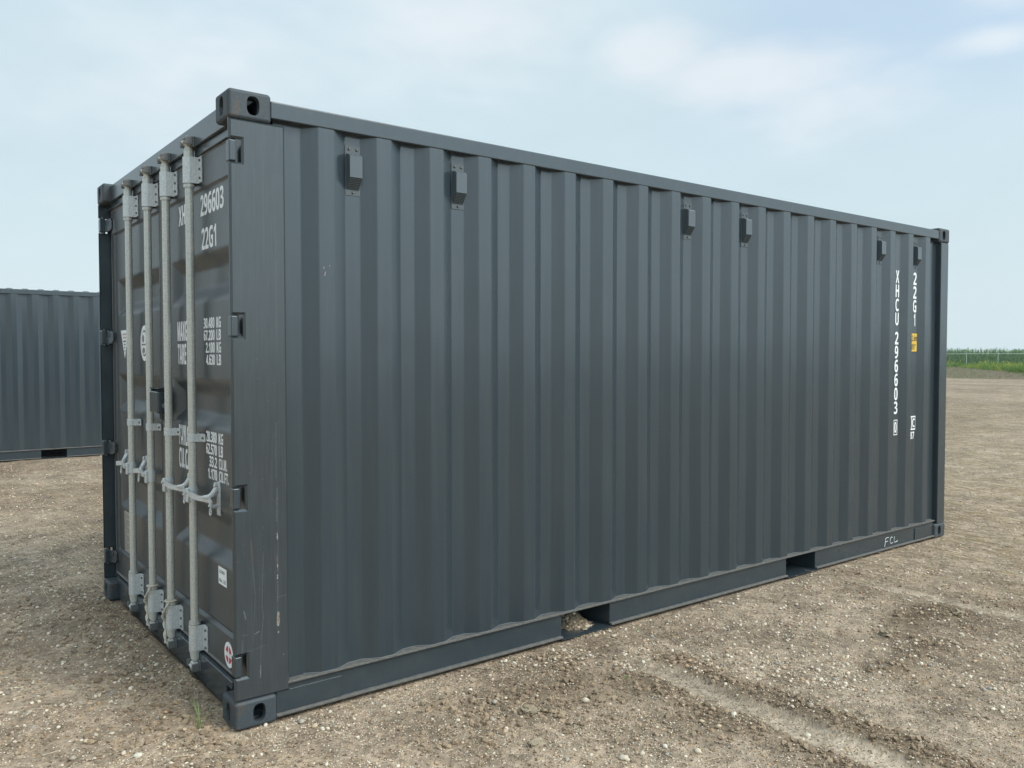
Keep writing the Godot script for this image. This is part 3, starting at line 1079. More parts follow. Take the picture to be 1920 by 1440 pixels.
# the frame, walls and floor that both containers share; M holds the materials
func container_body(root: Node3D, paint: Material, frame: Material, cast: Material, near_posts: bool):
	for x in [0.0, L - 0.178]:
		for y in [0.0, H - 0.118]:
			for z in [-0.162, -W]:
				casting(root, x, y, z, cast)
	# long side panels
	put_mesh(side_panel_mesh(-0.010, 1.0, 3.0), "side_panel", paint, root)
	put_mesh(side_panel_mesh(-W + 0.010, -1.0, 23.0), "side_panel", paint, root)
	# rails
	for s in [0, 1]:
		var zf := func(z: float) -> float: return z if s == 0 else -W - z
		var m := MB.new()
		var za: float = minf(zf.call(-0.006), zf.call(-0.064))
		var zb: float = maxf(zf.call(-0.006), zf.call(-0.064))
		m.rbox(Vector3(0.176, 2.496, za), Vector3(L - 0.176, 2.568, zb), 0.006, 2)
		put(m, "top_side_rail", frame, root)
		m = MB.new()
		var lo: float = minf(zf.call(-0.006), zf.call(-0.075))
		var hi: float = maxf(zf.call(-0.006), zf.call(-0.075))
		var wl: float = minf(zf.call(-0.024), zf.call(-0.03))
		var wh: float = maxf(zf.call(-0.024), zf.call(-0.03))
		var fl: float = minf(zf.call(-0.004), zf.call(-0.055))
		var fh: float = maxf(zf.call(-0.004), zf.call(-0.055))
		for q in [[0.176, 1.765], [2.125, 3.805], [4.155, L - 0.176]]:
			m.box(Vector3(q[0], 0.026, wl), Vector3(q[1], 0.1445, wh))
		for q in [[0.18, 0.48], [L - 0.48, L - 0.18]]:
			m.rbox(Vector3(q[0], 0.028, minf(zf.call(-0.017), zf.call(-0.0245))), Vector3(q[1], 0.118, maxf(zf.call(-0.017), zf.call(-0.0245))), 0.002, 1)
		var rail := put(m, "bottom_side_rail", frame, root)
		m = MB.new()
		m.rbox(Vector3(0.17, 0.144, lo), Vector3(L - 0.17, 0.155, hi), 0.003, 1)
		put(m, "rail_ledge", mats.dusty, rail)
		for q in [[0.176, 1.765], [2.125, 3.805], [4.155, L - 0.176]]:
			m = MB.new()
			m.rbox(Vector3(q[0], 0.014, fl), Vector3(q[1], 0.027, fh), 0.004, 2)
			put(m, "rail_flange", mats.dusty, rail)
		# weld and mastic line where the panel stands on the rail
		m = MB.new()
		var prev := Vector3.ZERO
		var line := []
		for p in profile():
			if p.x > 0.24 and p.x < L - 0.14:
				line.append(Vector3(p.x, 0.157 + 0.0015 * n_fine.get_noise_2d(p.x * 3.0, 1.0), zf.call(-0.009 + p.y)))
		m.tube(line, 0.0018, 4)
		put(m, "weld_seam", mats.seam, root)
	# fork pockets go right through
	for q in [[1.765, 2.125], [3.805, 4.155]]:
		var m := MB.new()
		m.box(Vector3(q[0] - 0.006, 0.012, -W + 0.031), Vector3(q[0], 0.1435, -0.031))
		m.box(Vector3(q[1], 0.012, -W + 0.031), Vector3(q[1] + 0.006, 0.1435, -0.031))
		m.box(Vector3(q[0], 0.135, -W + 0.076), Vector3(q[1], 0.1435, -0.076))
		for zz in [[-0.24, -0.006], [-W + 0.006, -W + 0.24]]:
			m.box(Vector3(q[0] - 0.006, 0.006, zz[0]), Vector3(q[1] + 0.006, 0.0115, zz[1]))
		put(m, "fork_pocket", frame, root)
	var m := MB.new()
	m.box(Vector3(0.12, 0.156, -W + 0.08), Vector3(L - 0.06, 0.18, -0.08))
	put(m, "floor", mats.under, root)
	for i in 12:
		m = MB.new()
		var x := 0.4 + i * 0.47
		if absf(x - 1.945) < 0.25 or absf(x - 3.98) < 0.25:
			continue
		m.box(Vector3(x, 0.04, -W + 0.032), Vector3(x + 0.045, 0.1555, -0.032))
		put(m, "cross_member", mats.under, root)
	# roof with pressed ribs
	var pts := []
	var nu := 0
	var n := 27
	var xs := [0.12]
	for i in n:
		var c := 0.33 + i * 0.2075
		xs.append_array([c - 0.06, c - 0.045, c - 0.03, c + 0.03, c + 0.045, c + 0.06])
	xs.append(L - 0.1)
	nu = xs.size()
	var zr := [-0.05, -0.1, -0.13, -0.16, -1.2, -W + 0.16, -W + 0.13, -W + 0.1, -W + 0.05]
	for j in zr.size():
		for i in nu:
			var rise := 0.0
			var k := (i - 1) % 6
			if i > 0 and i < nu - 1 and k >= 1 and k <= 4:
				rise = 0.5 if k in [1, 4] else 1.0
			var zz := minf(-zr[j], W + zr[j])
			pts.append(Vector3(xs[i], 2.563 + 0.026 * rise * smoothstep(0.06, 0.14, zz), zr[j]))
	var ro := []
	for j in zr.size():
		for i in nu:
			ro.append(pts[(zr.size() - 1 - j) * nu + i])
	var roof := sheet(pts, nu, zr.size())
	put_mesh(roof, "roof", paint, root)
	# closed end
	pts = []
	var za := -W + 0.05
	nu = 0
	var ep := []
	for k in 10:
		var b := -0.1 - k * 0.224
		ep.append_array([[b, 0.0], [b - 0.07, 0.0], [b - 0.112, -0.04], [b - 0.182, -0.04]])
	for j in 2:
		nu = 0
		for p in ep:
			if p[0] > za:
				pts.append(Vector3(L - 0.012 + p[1], 0.12 + j * 2.4, p[0]))
				nu += 1
	put_mesh(sheet(pts, nu, 2), "end_wall", paint, root)
	m = MB.new()
	m.rbox(Vector3(L - 0.07, 2.49, -W + 0.161), Vector3(L - 0.006, 2.572, -0.161), 0.005, 2)
	put(m, "end_rail", frame, root)
	m = MB.new()
	m.rbox(Vector3(L - 0.07, 0.02, -W + 0.161), Vector3(L - 0.006, 0.14, -0.161), 0.005, 2)
	put(m, "end_rail", frame, root)
	for s in [0, 1]:
		var zf := func(z: float) -> float: return z if s == 0 else -W - z
		m = MB.new()
		var lo: float = minf(zf.call(-0.005), zf.call(-0.11))
		var hi: float = maxf(zf.call(-0.005), zf.call(-0.11))
		m.rbox(Vector3(L - 0.132, 0.117, lo), Vector3(L - 0.005, H - 0.117, hi), 0.006, 2)
		put(m, "corner_post", frame, root)
	if near_posts:
		return
	for s in [0, 1]:
		m = MB.new()
		var lo := -0.05 if s == 0 else -W + 0.004
		m.rbox(Vector3(0.003, 0.117, lo), Vector3(0.235, H - 0.117, lo + 0.046), 0.006, 2)
		put(m, "corner_post", frame, root)
	m = MB.new()
	m.box(Vector3(0.06, 0.05, -W + 0.05), Vector3(0.1, 2.56, -0.05))
	put(m, "door", paint, root)

func make_second():
	var root := Node3D.new()
	root.name = "shipping_container_001"
	add_child(root)
	root.position = Vector3(1.02 + 2.08 - L, -0.03, -10.98)
	tag(root, "dark grey shipping container in the background, cut off by the left edge", "container", "grey shipping containers on the yard")
	container_body(root, mats.paint, mats.frame, mats.frame, false)

const HINGES := [0.262, 0.95, 1.646, 2.346]
const RODS := [-0.632, -1.02, -1.368, -1.785]
const DX := 0.075

func door_depth(y: float, z: float, z0: float, z1: float, y0: float, y1: float) -> float:
	# x of the door face: frame, then the sheet set in it, then three pressed recesses
	var x := DX - 0.004
	var inn := minf(minf(z - (z0 + 0.07), (z1 - 0.07) - z), minf(y - (y0 + 0.16), (y1 - 0.15) - y))
	if inn > 0.0:
		x = DX
	if absf(inn) < 0.006:
		x = DX + 0.008
	for r in [[1.775, 2.0], [1.195, 1.42], [0.595, 0.845]]:
		var a := clampf((y - r[0]) / 0.075, 0.0, 1.0)
		var b := clampf((r[1] - y) / 0.075, 0.0, 1.0)
		var c := clampf((z - (z0 + 0.13)) / 0.1, 0.0, 1.0)
		var d := clampf(((z1 - 0.1) - z) / 0.1, 0.0, 1.0)
		var k := minf(minf(a, b), minf(c, d))
		x += 0.037 * smoothstep(-0.06, 1.06, k) if k > 0.0 else 0.0
	return x + 0.0012 * n_dent.get_noise_2d(y * 1.5, z * 2.0)

func text(parent: Node, s: String, a0: float, y0: float, a1: float, y1: float, plane: float, on_door: bool, m: Material, called := "lettering"):
	var t := TextMesh.new()
	t.font = bold
	t.font_size = 96
	t.pixel_size = 0.01
	t.depth = 0.05
	t.curve_step = 1.0
	t.text = s
	var bb := t.get_aabb()
	var o := MeshInstance3D.new()
	o.mesh = t
	o.material_override = m
	o.name = called
	parent.add_child(o, true)
	var sx := (a1 - a0) / bb.size.x
	var sy := (y1 - y0) / bb.size.y
	var sz := 0.02
	var b: Basis
	var pos: Vector3
	if on_door:
		b = Basis(Vector3(0, 0, sx), Vector3(0, sy, 0), Vector3(-sz, 0, 0))
		pos = Vector3(plane, y0 - bb.position.y * sy, a0 - bb.position.x * sx)
	else:
		b = Basis(Vector3(sx, 0, 0), Vector3(0, sy, 0), Vector3(0, 0, sz))
		pos = Vector3(a0 - bb.position.x * sx, y0 - bb.position.y * sy, plane)
	o.transform = Transform3D(b, pos)

func oval(c: Vector2, rx: float, ry: float, n := 36) -> PackedVector2Array:
	var p := PackedVector2Array()
	for i in n:
		p.append(c + Vector2(cos(TAU * i / n) * rx, sin(TAU * i / n) * ry))
	return p

func flat_on_door(parent: Node, poly: PackedVector2Array, x: float, m: Material, called: String):   # poly in (z, y)
	var b := MB.new()
	b.prism(poly, Vector3(x, 0, 0), Vector3(0, 0, 1), Vector3(0, 1, 0), 0.0008)
	put(b, called, m, parent)

func make_main():
	var root := Node3D.new()
	root.name = "shipping_container"
	used["shipping_container"] = 1
	add_child(root)
	tag(root, "large grey shipping container in front with four galvanised door bars", "container", "grey shipping containers on the yard")
	container_body(root, mats.paint, mats.frame, mats.casting, true)
	# door end posts, notched for the hinges
	for s in [0, 1]:
		var poly := PackedVector2Array([Vector2(0.003, 0.0), Vector2(0.235, 0.0), Vector2(0.235, 2.356), Vector2(0.003, 2.356)])
		for k in 4:
			var c: float = HINGES[3 - k] - 0.118
			poly.append_array([Vector2(0.003, c + 0.047), Vector2(0.054, c + 0.047), Vector2(0.054, c - 0.045), Vector2(0.003, c - 0.045)])
		var m := MB.new()
		if s == 0:
			m.prism(poly, Vector3(0, 0.118, -0.018), Vector3.RIGHT, Vector3.UP, 0.014, 0.009, Vector2(0.235, 2.356))
		else:
			# mirrored: the outer face looks to -z
			var back := PackedVector2Array()
			for p in poly:
				back.append(Vector2(-p.x, p.y))
			m.prism(back, Vector3(0, 0.118, -W + 0.018), Vector3.LEFT, Vector3.UP, 0.014, 0.004)
		put(m, "corner_post", mats.post if s == 0 else mats.frame, root)
		# the channel behind it that the door closes against
		m = MB.new()
		if s == 0:
			m.rbox(Vector3(0.1, 0.12, -0.1), Vector3(0.23, 2.47, -0.0185), 0.004, 1)
		else:
			m.rbox(Vector3(0.1, 0.12, -W + 0.0185), Vector3(0.23, 2.47, -W + 0.1), 0.004, 1)
			m.rbox(Vector3(0.078, 0.12, -W + 0.0185), Vector3(0.0995, 2.47, -W + 0.045), 0.003, 1)
		put(m, "post_channel", mats.frame, root)
	# header and sill
	var hm := MB.new()
	hm.rbox(Vector3(0.042, 2.478, -W + 0.162), Vector3(0.16, 2.574, -0.162), 0.004, 2)
	hm.rbox(Vector3(0.058, 2.44, -W + 0.019), Vector3(0.16, 2.4775, -0.019), 0.004, 2)
	put(hm, "door_header", mats.frame, root)
	var sm := MB.new()
	var sp := PackedVector2Array([Vector2(-W + 0.235, 0.018), Vector2(-0.235, 0.018), Vector2(-0.235, 0.112), Vector2(-0.163, 0.112), Vector2(-0.163, 0.146), Vector2(-W + 0.163, 0.146), Vector2(-W + 0.163, 0.112), Vector2(-W + 0.235, 0.112)])
	sm.prism(sp, Vector3(0.064, 0, 0), Vector3(0, 0, 1), Vector3(0, 1, 0), 0.02, 0.003)
	sm.rbox(Vector3(0.062, 0.119, -0.163), Vector3(0.095, 0.146, -0.02), 0.002, 1)
	sm.rbox(Vector3(0.062, 0.119, -W + 0.02), Vector3(0.095, 0.146, -W + 0.163), 0.002, 1)
	sm.rbox(Vector3(0.07, 0.1, -W + 0.24), Vector3(0.2, 0.14, -0.24), 0.002, 1)
	put(sm, "door_sill", mats.frame, root)
	make_door(root, -1.216, -0.052, true)
	make_door(root, -W + 0.052, -1.222, false)
	side_details(root)

func make_door(root: Node3D, z0: float, z1: float, right: bool):
	var y0 := 0.162
	var y1 := 2.432
	var nu := int((z1 - z0) / 0.0075)
	var nv := int((y1 - y0) / 0.0075)
	var pts := []
	for j in nv + 1:
		var y := lerpf(y0, y1, float(j) / nv)
		for i in nu + 1:
			var z := lerpf(z0, z1, float(i) / nu)
			pts.append(Vector3(door_depth(y, z, z0, z1, y0, y1), y, z))
	var d := put_mesh(sheet(pts, nu + 1, nv + 1), "door", mats.door, root)
	d.set_meta("label", "right hand door leaf with white weight lettering" if right else "left hand door leaf with oval and triangular stickers")
	# edges of the leaf and its rubber seal
	var m := MB.new()
	m.box(Vector3(0.0805, y0, z0), Vector3(0.118, y1, z0 + 0.012))
	m.box(Vector3(0.0805, y0, z1 - 0.012), Vector3(0.118, y1, z1))
	m.box(Vector3(0.0805, y1 - 0.012, z0 + 0.012), Vector3(0.118, y1, z1 - 0.012))
	m.box(Vector3(0.0805, y0, z0 + 0.012), Vector3(0.118, y0 + 0.012, z1 - 0.012))
	m.box(Vector3(0.119, y0, z0), Vector3(0.124, y1, z1))
	put(m, "leaf_edge", mats.door, d)
	m = MB.new()
	m.tube([Vector3(0.072, y0 - 0.007, z0), Vector3(0.072, y0 - 0.007, z1)], 0.0075, 8)
	m.tube([Vector3(0.074, y1 + 0.004, z0), Vector3(0.074, y1 + 0.004, z1)], 0.006, 8)
	if right:
		m.rbox(Vector3(0.066, y0, z0 - 0.028), Vector3(0.071, y1, z0 + 0.01), 0.002, 1)
	else:
		m.tube([Vector3(0.076, y0, z0 - 0.006), Vector3(0.076, y1, z0 - 0.006)], 0.007, 8)
	put(m, "door_seal", mats.rubber, d)
	for y in HINGES:
		hinge(d, y, right)
	var dir := 1.0 if right else -1.0
	for z in (RODS.slice(0, 2) if right else RODS.slice(2, 4)):
		lock_rod(d, z, dir)
	var face := DX - 0.0004
	if right:
		text(d, "XHCU", -0.948, 2.162, -0.735, 2.26, face, true, mats.white)
		text(d, "296603", -0.606, 2.165, -0.288, 2.262, face, true, mats.white)
		text(d, "22G1", -0.594, 2.012, -0.391, 2.11, face, true, mats.white)
		text(d, "MAXGR.", -0.997, 1.6, -0.78, 1.698, face, true, mats.white)
		text(d, "TARE", -0.995, 1.487, -0.858, 1.587, face, true, mats.white)
		for q in [["30.480", -0.58, "KG", 1.652], ["67.200", -0.58, "LB", 1.597], ["2.100", -0.553, "KG", 1.541], ["4.630", -0.55, "LB", 1.486]]:
			text(d, q[0], q[1], q[3], -0.43, q[3] + 0.048, face, true, mats.white)
			text(d, q[2], -0.402, q[3], -0.345, q[3] + 0.048, face, true, mats.white)
		text(d, "PAYLOAD", -0.99, 1.087, -0.745, 1.188, face, true, mats.white)
		text(d, "CU.CAP.", -0.995, 0.973, -0.76, 1.073, face, true, mats.white)
		for q in [["28.380", -0.563, "KG", 1.136, -0.332], ["62.570", -0.566, "LB", 1.08, -0.335], ["33.2", -0.522, "CU.M.", 1.024, -0.284], ["1.170", -0.543, "CU.FT.", 0.968, -0.264]]:
			text(d, q[0], q[1], q[3], -0.418, q[3] + 0.049, face, true, mats.white)
			text(d, q[2], -0.39, q[3], q[4], q[3] + 0.049, face, true, mats.white)
		# notice and round maker's sticker
		flat_on_door(d, PackedVector2Array([Vector2(-0.413, 0.512), Vector2(-0.306, 0.512), Vector2(-0.306, 0.59), Vector2(-0.413, 0.59)]), face, mats.white, "paper_label")
		text(d, "LOAD", -0.4, 0.562, -0.33, 0.577, face - 0.0009, true, mats.greyink)
		text(d, "No. 22", -0.4, 0.523, -0.318, 0.538, face - 0.0009, true, mats.greyink)
		var low := face - 0.004
		flat_on_door(d, oval(Vector2(-0.277, 0.225), 0.056, 0.056), low, mats.white, "round_sticker")
		for k in 4:
			var q := PackedVector2Array([Vector2.ZERO])
			for i in 9:
				var t := PI / 2 * k + 0.14 + (PI / 2 - 0.28) * i / 8.0
				q.append(Vector2(cos(t), sin(t)) * 0.038)
			q[0] = Vector2(cos(PI / 2 * k + PI / 4), sin(PI / 2 * k + PI / 4)) * 0.009
			for i in q.size():
				q[i] += Vector2(-0.277, 0.225)
			flat_on_door(d, q, low - 0.0009, mats.red, "sticker_print")
		text(d, "cnc", -0.32, 0.215, -0.236, 0.237, low - 0.0018, true, mats.white)
		# lock box that covers the meeting of the two leaves
		var b := MB.new()
		b.rbox(Vector3(0.0, 1.236, -1.252), Vector3(0.066, 1.348, -1.1), 0.008, 3)
		var box := put(b, "lock_box", mats.frame, d)
		b = MB.new()
		b.box(Vector3(0.006, 1.36, -1.27), Vector3(0.07, 1.366, -1.1))
		b.box(Vector3(0.012, 1.3485, -1.266), Vector3(0.07, 1.3595, -1.26))
		put(b, "cover_plate", mats.frame, box)
		b = MB.new()
		b.tube([Vector3(0.034, 1.276, -1.1), Vector3(0.034, 1.276, -1.088)], 0.013, 12)
		b.rbox(Vector3(0.028, 1.262, -1.088), Vector3(0.04, 1.29, -1.083), 0.002, 1)
		put(b, "key_cover", mats.castiron, box)
		b = MB.new()
		b.rbox(Vector3(0.03, 1.2, -1.19), Vector3(0.066, 1.2355, -1.175), 0.002, 1)
		b.rbox(Vector3(0.03, 1.195, -1.175), Vector3(0.066, 1.203, -1.145), 0.002, 1)
		put(b, "hasp", mats.castiron, box)
	else:
		flat_on_door(d, PackedVector2Array([Vector2(-2.1, 1.515), Vector2(-2.005, 1.685), Vector2(-2.195, 1.685)]), face, mats.white, "warning_triangle")
		for q in [[1.66, 0.05], [1.64, 0.042], [1.618, 0.035], [1.598, 0.02], [1.58, 0.012], [1.56, 0.009]]:
			flat_on_door(d, PackedVector2Array([Vector2(-2.1 - q[1], q[0] - 0.005), Vector2(-2.1 + q[1], q[0] - 0.005), Vector2(-2.1 + q[1], q[0] + 0.005), Vector2(-2.1 - q[1], q[0] + 0.005)]), face - 0.0009, mats.pinkgrey if q[0] > 1.63 else mats.greyink, "sticker_print")
		flat_on_door(d, oval(Vector2(-1.64, 1.6), 0.084, 0.1), face, mats.white, "oval_sticker")
		flat_on_door(d, oval(Vector2(-1.64, 1.6), 0.058, 0.074), face - 0.0009, mats.greyink, "sticker_print")
		flat_on_door(d, oval(Vector2(-1.64, 1.6), 0.05, 0.064), face - 0.0018, mats.white, "sticker_print")
		flat_on_door(d, oval(Vector2(-1.655, 1.625), 0.02, 0.022), face - 0.0027, mats.greyink, "sticker_print")
		flat_on_door(d, PackedVector2Array([Vector2(-1.685, 1.588), Vector2(-1.6, 1.588), Vector2(-1.6, 1.597), Vector2(-1.685, 1.597)]), face - 0.0027, mats.greyink, "sticker_print")
		flat_on_door(d, oval(Vector2(-1.645, 1.56), 0.026, 0.016), face - 0.0027, mats.greyink, "sticker_print")
		# data plate
		var b := MB.new()
		b.rbox(Vector3(face - 0.005, 0.335, -2.16), Vector3(face + 0.002, 0.58, -1.98), 0.002, 1)
		var pl := put(b, "data_plate", mats.plate, d)
		for k in 14:
			var y := 0.35 + k * 0.0158
			flat_on_door(pl, PackedVector2Array([Vector2(-2.15, y), Vector2(-2.15 + 0.05 + 0.09 * absf(sin(k * 2.1)), y), Vector2(-2.15 + 0.05 + 0.09 * absf(sin(k * 2.1)), y + 0.006), Vector2(-2.15, y + 0.006)]), face - 0.0052, mats.greyink, "plate_print")

func hinge(d: Node3D, y: float, right: bool):
	var f := func(z: float) -> float: return z if right else -W - z
	var h := Node3D.new()
	var m := MB.new()
	# blade from the pin to the door face
	var o := Vector3(0.034, y, f.call(-0.028))
	var e := Vector3(0.066, y, f.call(-0.118))
	var u := (e - o).normalized()
	var len_ := o.distance_to(e)
	var poly := PackedVector2Array([Vector2(-0.01, -0.04), Vector2(len_ * 0.8, -0.04), Vector2(len_, -0.022), Vector2(len_, 0.024), Vector2(len_ * 0.85, 0.042), Vector2(-0.01, 0.03)])
	var v := Vector3.UP
	if u.cross(v).x > 0.0:
		var q := PackedVector2Array()
		for p in poly:
			q.append(Vector2(-p.x, p.y))
		poly = q
		u = -u
	m.prism(poly, o, u, v, 0.012, 0.003)
	for k in [[0.35, -0.018, 0.016], [0.62, 0.012, 0.014]]:
		var c: Vector3 = o + u * (k[0] * len_ * (1.0 if u.dot(e - o) > 0 else -1.0)) + v * k[1] + u.cross(v).normalized() * 0.012
		m.tube([c - v * k[2], c + v * k[2]], 0.004, 6)
	# pin and the lug that fills the notch of the post
	m.tube([Vector3(0.026, y - 0.052, f.call(-0.034)), Vector3(0.026, y + 0.052, f.call(-0.034))], 0.012, 10)
	var lo: float = minf(f.call(-0.006), f.call(-0.05))
	var hi: float = maxf(f.call(-0.006), f.call(-0.05))
	m.rbox(Vector3(0.004, y - 0.042, lo), Vector3(0.033, y + 0.042, hi), 0.005, 2)
	put(m, "hinge", mats.frame, d)
	h.free()

func lock_rod(d: Node3D, z: float, dir: float):
	var x := 0.033
	var m := MB.new()
	m.tube([Vector3(x, 0.125, z), Vector3(x, 2.455, z)], 0.0188, 18)
	put(m, "lock_rod", mats.galv, d)
	# collars
	m = MB.new()
	for y in [[2.298, 0.0255, 0.016], [2.437, 0.0225, 0.03], [0.278, 0.0265, 0.016], [0.262, 0.0285, 0.01], [0.135, 0.0235, 0.03], [0.148, 0.0265, 0.008]]:
		m.tube([Vector3(x, y[0], z), Vector3(x, y[0] + 0.003, z), Vector3(x, y[0] + y[2] - 0.003, z), Vector3(x, y[0] + y[2], z)], [y[1] - 0.003, y[1], y[1], y[1] - 0.003], 18)
	m.tube([Vector3(x, 2.466, z), Vector3(x, 2.475, z), Vector3(x, 2.488, z)], [0.0225, 0.02, 0.013], 14)
	m.tube([Vector3(x, 0.136, z), Vector3(x, 0.12, z), Vector3(x, 0.108, z)], [0.0235, 0.021, 0.014], 14)
	put(m, "rod_collar", mats.galv, d)
	# bearing brackets top and bottom
	for y in [[2.316, 2.436], [0.157, 0.277]]:
		m = MB.new()
		bracket(m, x, z, y[0], y[1], 0.0275, 0.078, 0.05)
		var br := put(m, "bearing_bracket", mats.zinc, d)
		for q in [0.02, 0.06, 0.1]:
			for s in [0.064, -0.04]:
				bolt(br, Vector3(DX - 0.0115, y[0] + q, z + s))
	m = MB.new()
	bracket(m, x, z, 1.131, 1.169, 0.0235, 0.074, 0.046)
	var gd := put(m, "rod_guide", mats.zinc, d)
	for s in [0.06, -0.036]:
		bolt(gd, Vector3(DX - 0.0115, 1.15, z + s))
	# cams with the keepers that they turn into
	for t in [[2.5, 1.0], [0.09, -1.0]]:
		var cy: float = t[0]
		m = MB.new()
		var claw := PackedVector2Array([Vector2(-0.008, -0.016), Vector2(0.022, -0.014), Vector2(0.032, -0.004), Vector2(0.022, 0.002), Vector2(0.02, 0.014), Vector2(0.002, 0.008), Vector2(-0.016, 0.014), Vector2(-0.026, 0.002), Vector2(-0.02, -0.01)])
		for k in claw.size():
			claw[k].y *= t[1]
		m.prism(claw, Vector3(0.036, cy, z), Vector3(0, 0, 1), Vector3(0, 1, 0), 0.022, 0.004)
		m.tube([Vector3(0.012, cy + 0.008 * t[1], z - 0.02), Vector3(0.01, cy - 0.001 * t[1], z), Vector3(0.012, cy + 0.01 * t[1], z + 0.022)], [0.005, 0.008, 0.005], 8)
		put(m, "cam", mats.galv, d)
		m = MB.new()
		var back := 0.042 if t[1] > 0 else 0.044
		m.rbox(Vector3(back - 0.004, cy - 0.022, z - 0.044), Vector3(back + 0.0005, cy + 0.024, z + 0.05), 0.002, 1)
		for q in [[z + 0.034, z + 0.044, -0.014, 0.024], [z - 0.04, z - 0.031, -0.018, 0.014]]:
			m.rbox(Vector3(0.004, cy + minf(q[2] * t[1], q[3] * t[1]), q[0]), Vector3(back - 0.0035, cy + maxf(q[2] * t[1], q[3] * t[1]), q[1]), 0.003, 2)
		m.rbox(Vector3(0.002, cy + 0.012 * t[1] - 0.005, z + 0.012), Vector3(0.012, cy + 0.012 * t[1] + 0.005, z + 0.046), 0.003, 2)
		put(m, "cam_keeper", mats.castiron, d)
	# handle: hub clamped on the rod, lever, and the catch that holds its end
	m = MB.new()
	m.tube([Vector3(x, 0.858, z), Vector3(x, 0.863, z), Vector3(x, 0.915, z), Vector3(x, 0.92, z)], [0.021, 0.0245, 0.0245, 0.021], 16)
	m.rbox(Vector3(0.0, 0.85, z - 0.016), Vector3(0.018, 0.918, z + 0.016), 0.006, 2)
	m.tube([Vector3(0.004, 0.9, z + dir * 0.006), Vector3(-0.008, 0.9, z + dir * 0.006)], 0.008, 8)
	var hub := put(m, "handle_hub", mats.zinc, d)
	m = MB.new()
	var L0 := [Vector3(0.008, 0.893, z + dir * 0.012), Vector3(0.005, 0.893, z + dir * 0.07), Vector3(0.016, 0.887, z + dir * 0.12), Vector3(0.032, 0.886, z + dir * 0.17), Vector3(0.034, 0.889, z + dir * 0.235), Vector3(0.024, 0.888, z + dir * 0.27), Vector3(0.018, 0.882, z + dir * 0.312)]
	for k in L0.size() - 1:
		var a: Vector3 = L0[k]
		var b: Vector3 = L0[k + 1]
		var up := Vector3(0, 0.0115 if k < 4 else 0.013, 0)
		var th := Vector3(0.004, 0, 0)
		for q in [[1, -1], [-1, 1]]:
			pass
		m.face(a + up - th, b + up - th, b - up - th, a - up - th, Vector3(-1, 0, 0))
		m.face(a + up + th, b + up + th, b - up + th, a - up + th, Vector3(1, 0, 0))
		m.face(a + up - th, b + up - th, b + up + th, a + up + th, Vector3(0, 1, 0))
		m.face(a - up - th, b - up - th, b - up + th, a - up + th, Vector3(0, -1, 0))
		if k == L0.size() - 2:
			m.face(b + up - th, b + up + th, b - up + th, b - up - th, Vector3(0, 0, dir))
	put(m, "handle", mats.zinc, d)
	m = MB.new()
	var zc := z + dir * 0.245
	# catch plate on the door, hook over the lever, and the seal ring below
	var pp := PackedVector2Array([Vector2(-0.018, -0.07), Vector2(0.018, -0.07), Vector2(0.02, 0.05), Vector2(0.012, 0.08), Vector2(-0.012, 0.08), Vector2(-0.02, 0.05)])
	m.prism(pp, Vector3(DX - 0.001, 0.89, zc), Vector3(0, 0, 1), Vector3(0, 1, 0), 0.007, 0.002)
	m.tube([Vector3(DX - 0.007, 0.955, zc), Vector3(0.06, 0.937, zc - dir * 0.002), Vector3(0.048, 0.915, zc - dir * 0.008), Vector3(0.036, 0.902, zc - dir * 0.024), Vector3(0.024, 0.896, zc - dir * 0.07)], [0.010, 0.013, 0.0135, 0.012, 0.008], 10)
	m.tube([Vector3(DX - 0.007, 0.955, zc), Vector3(0.052, 0.958, zc)], 0.012, 10)
	m.tube([Vector3(DX - 0.007, 0.865, zc), Vector3(0.045, 0.86, zc), Vector3(0.028, 0.87, zc)], [0.011, 0.01, 0.008], 8)
	var ringp := []
	for k in 13:
		var a := TAU * k / 12
		ringp.append(Vector3(0.03, 0.842 + 0.016 * sin(a), zc + dir * 0.012 + 0.012 * cos(a)))
	m.tube(ringp, 0.0035, 6, false)
	put(m, "handle_catch", mats.zinc, d)

var bolt_mesh: ArrayMesh
func bolt(parent: Node, at: Vector3):
	if bolt_mesh == null:
		var m := MB.new()
		m.tube([Vector3(0, 0, 0), Vector3(-0.005, 0, 0), Vector3(-0.008, 0, 0)], [0.0062, 0.0058, 0.003], 8)
		bolt_mesh = m.mesh()
	put_mesh(bolt_mesh, "bolt", mats.castiron, parent).position = at

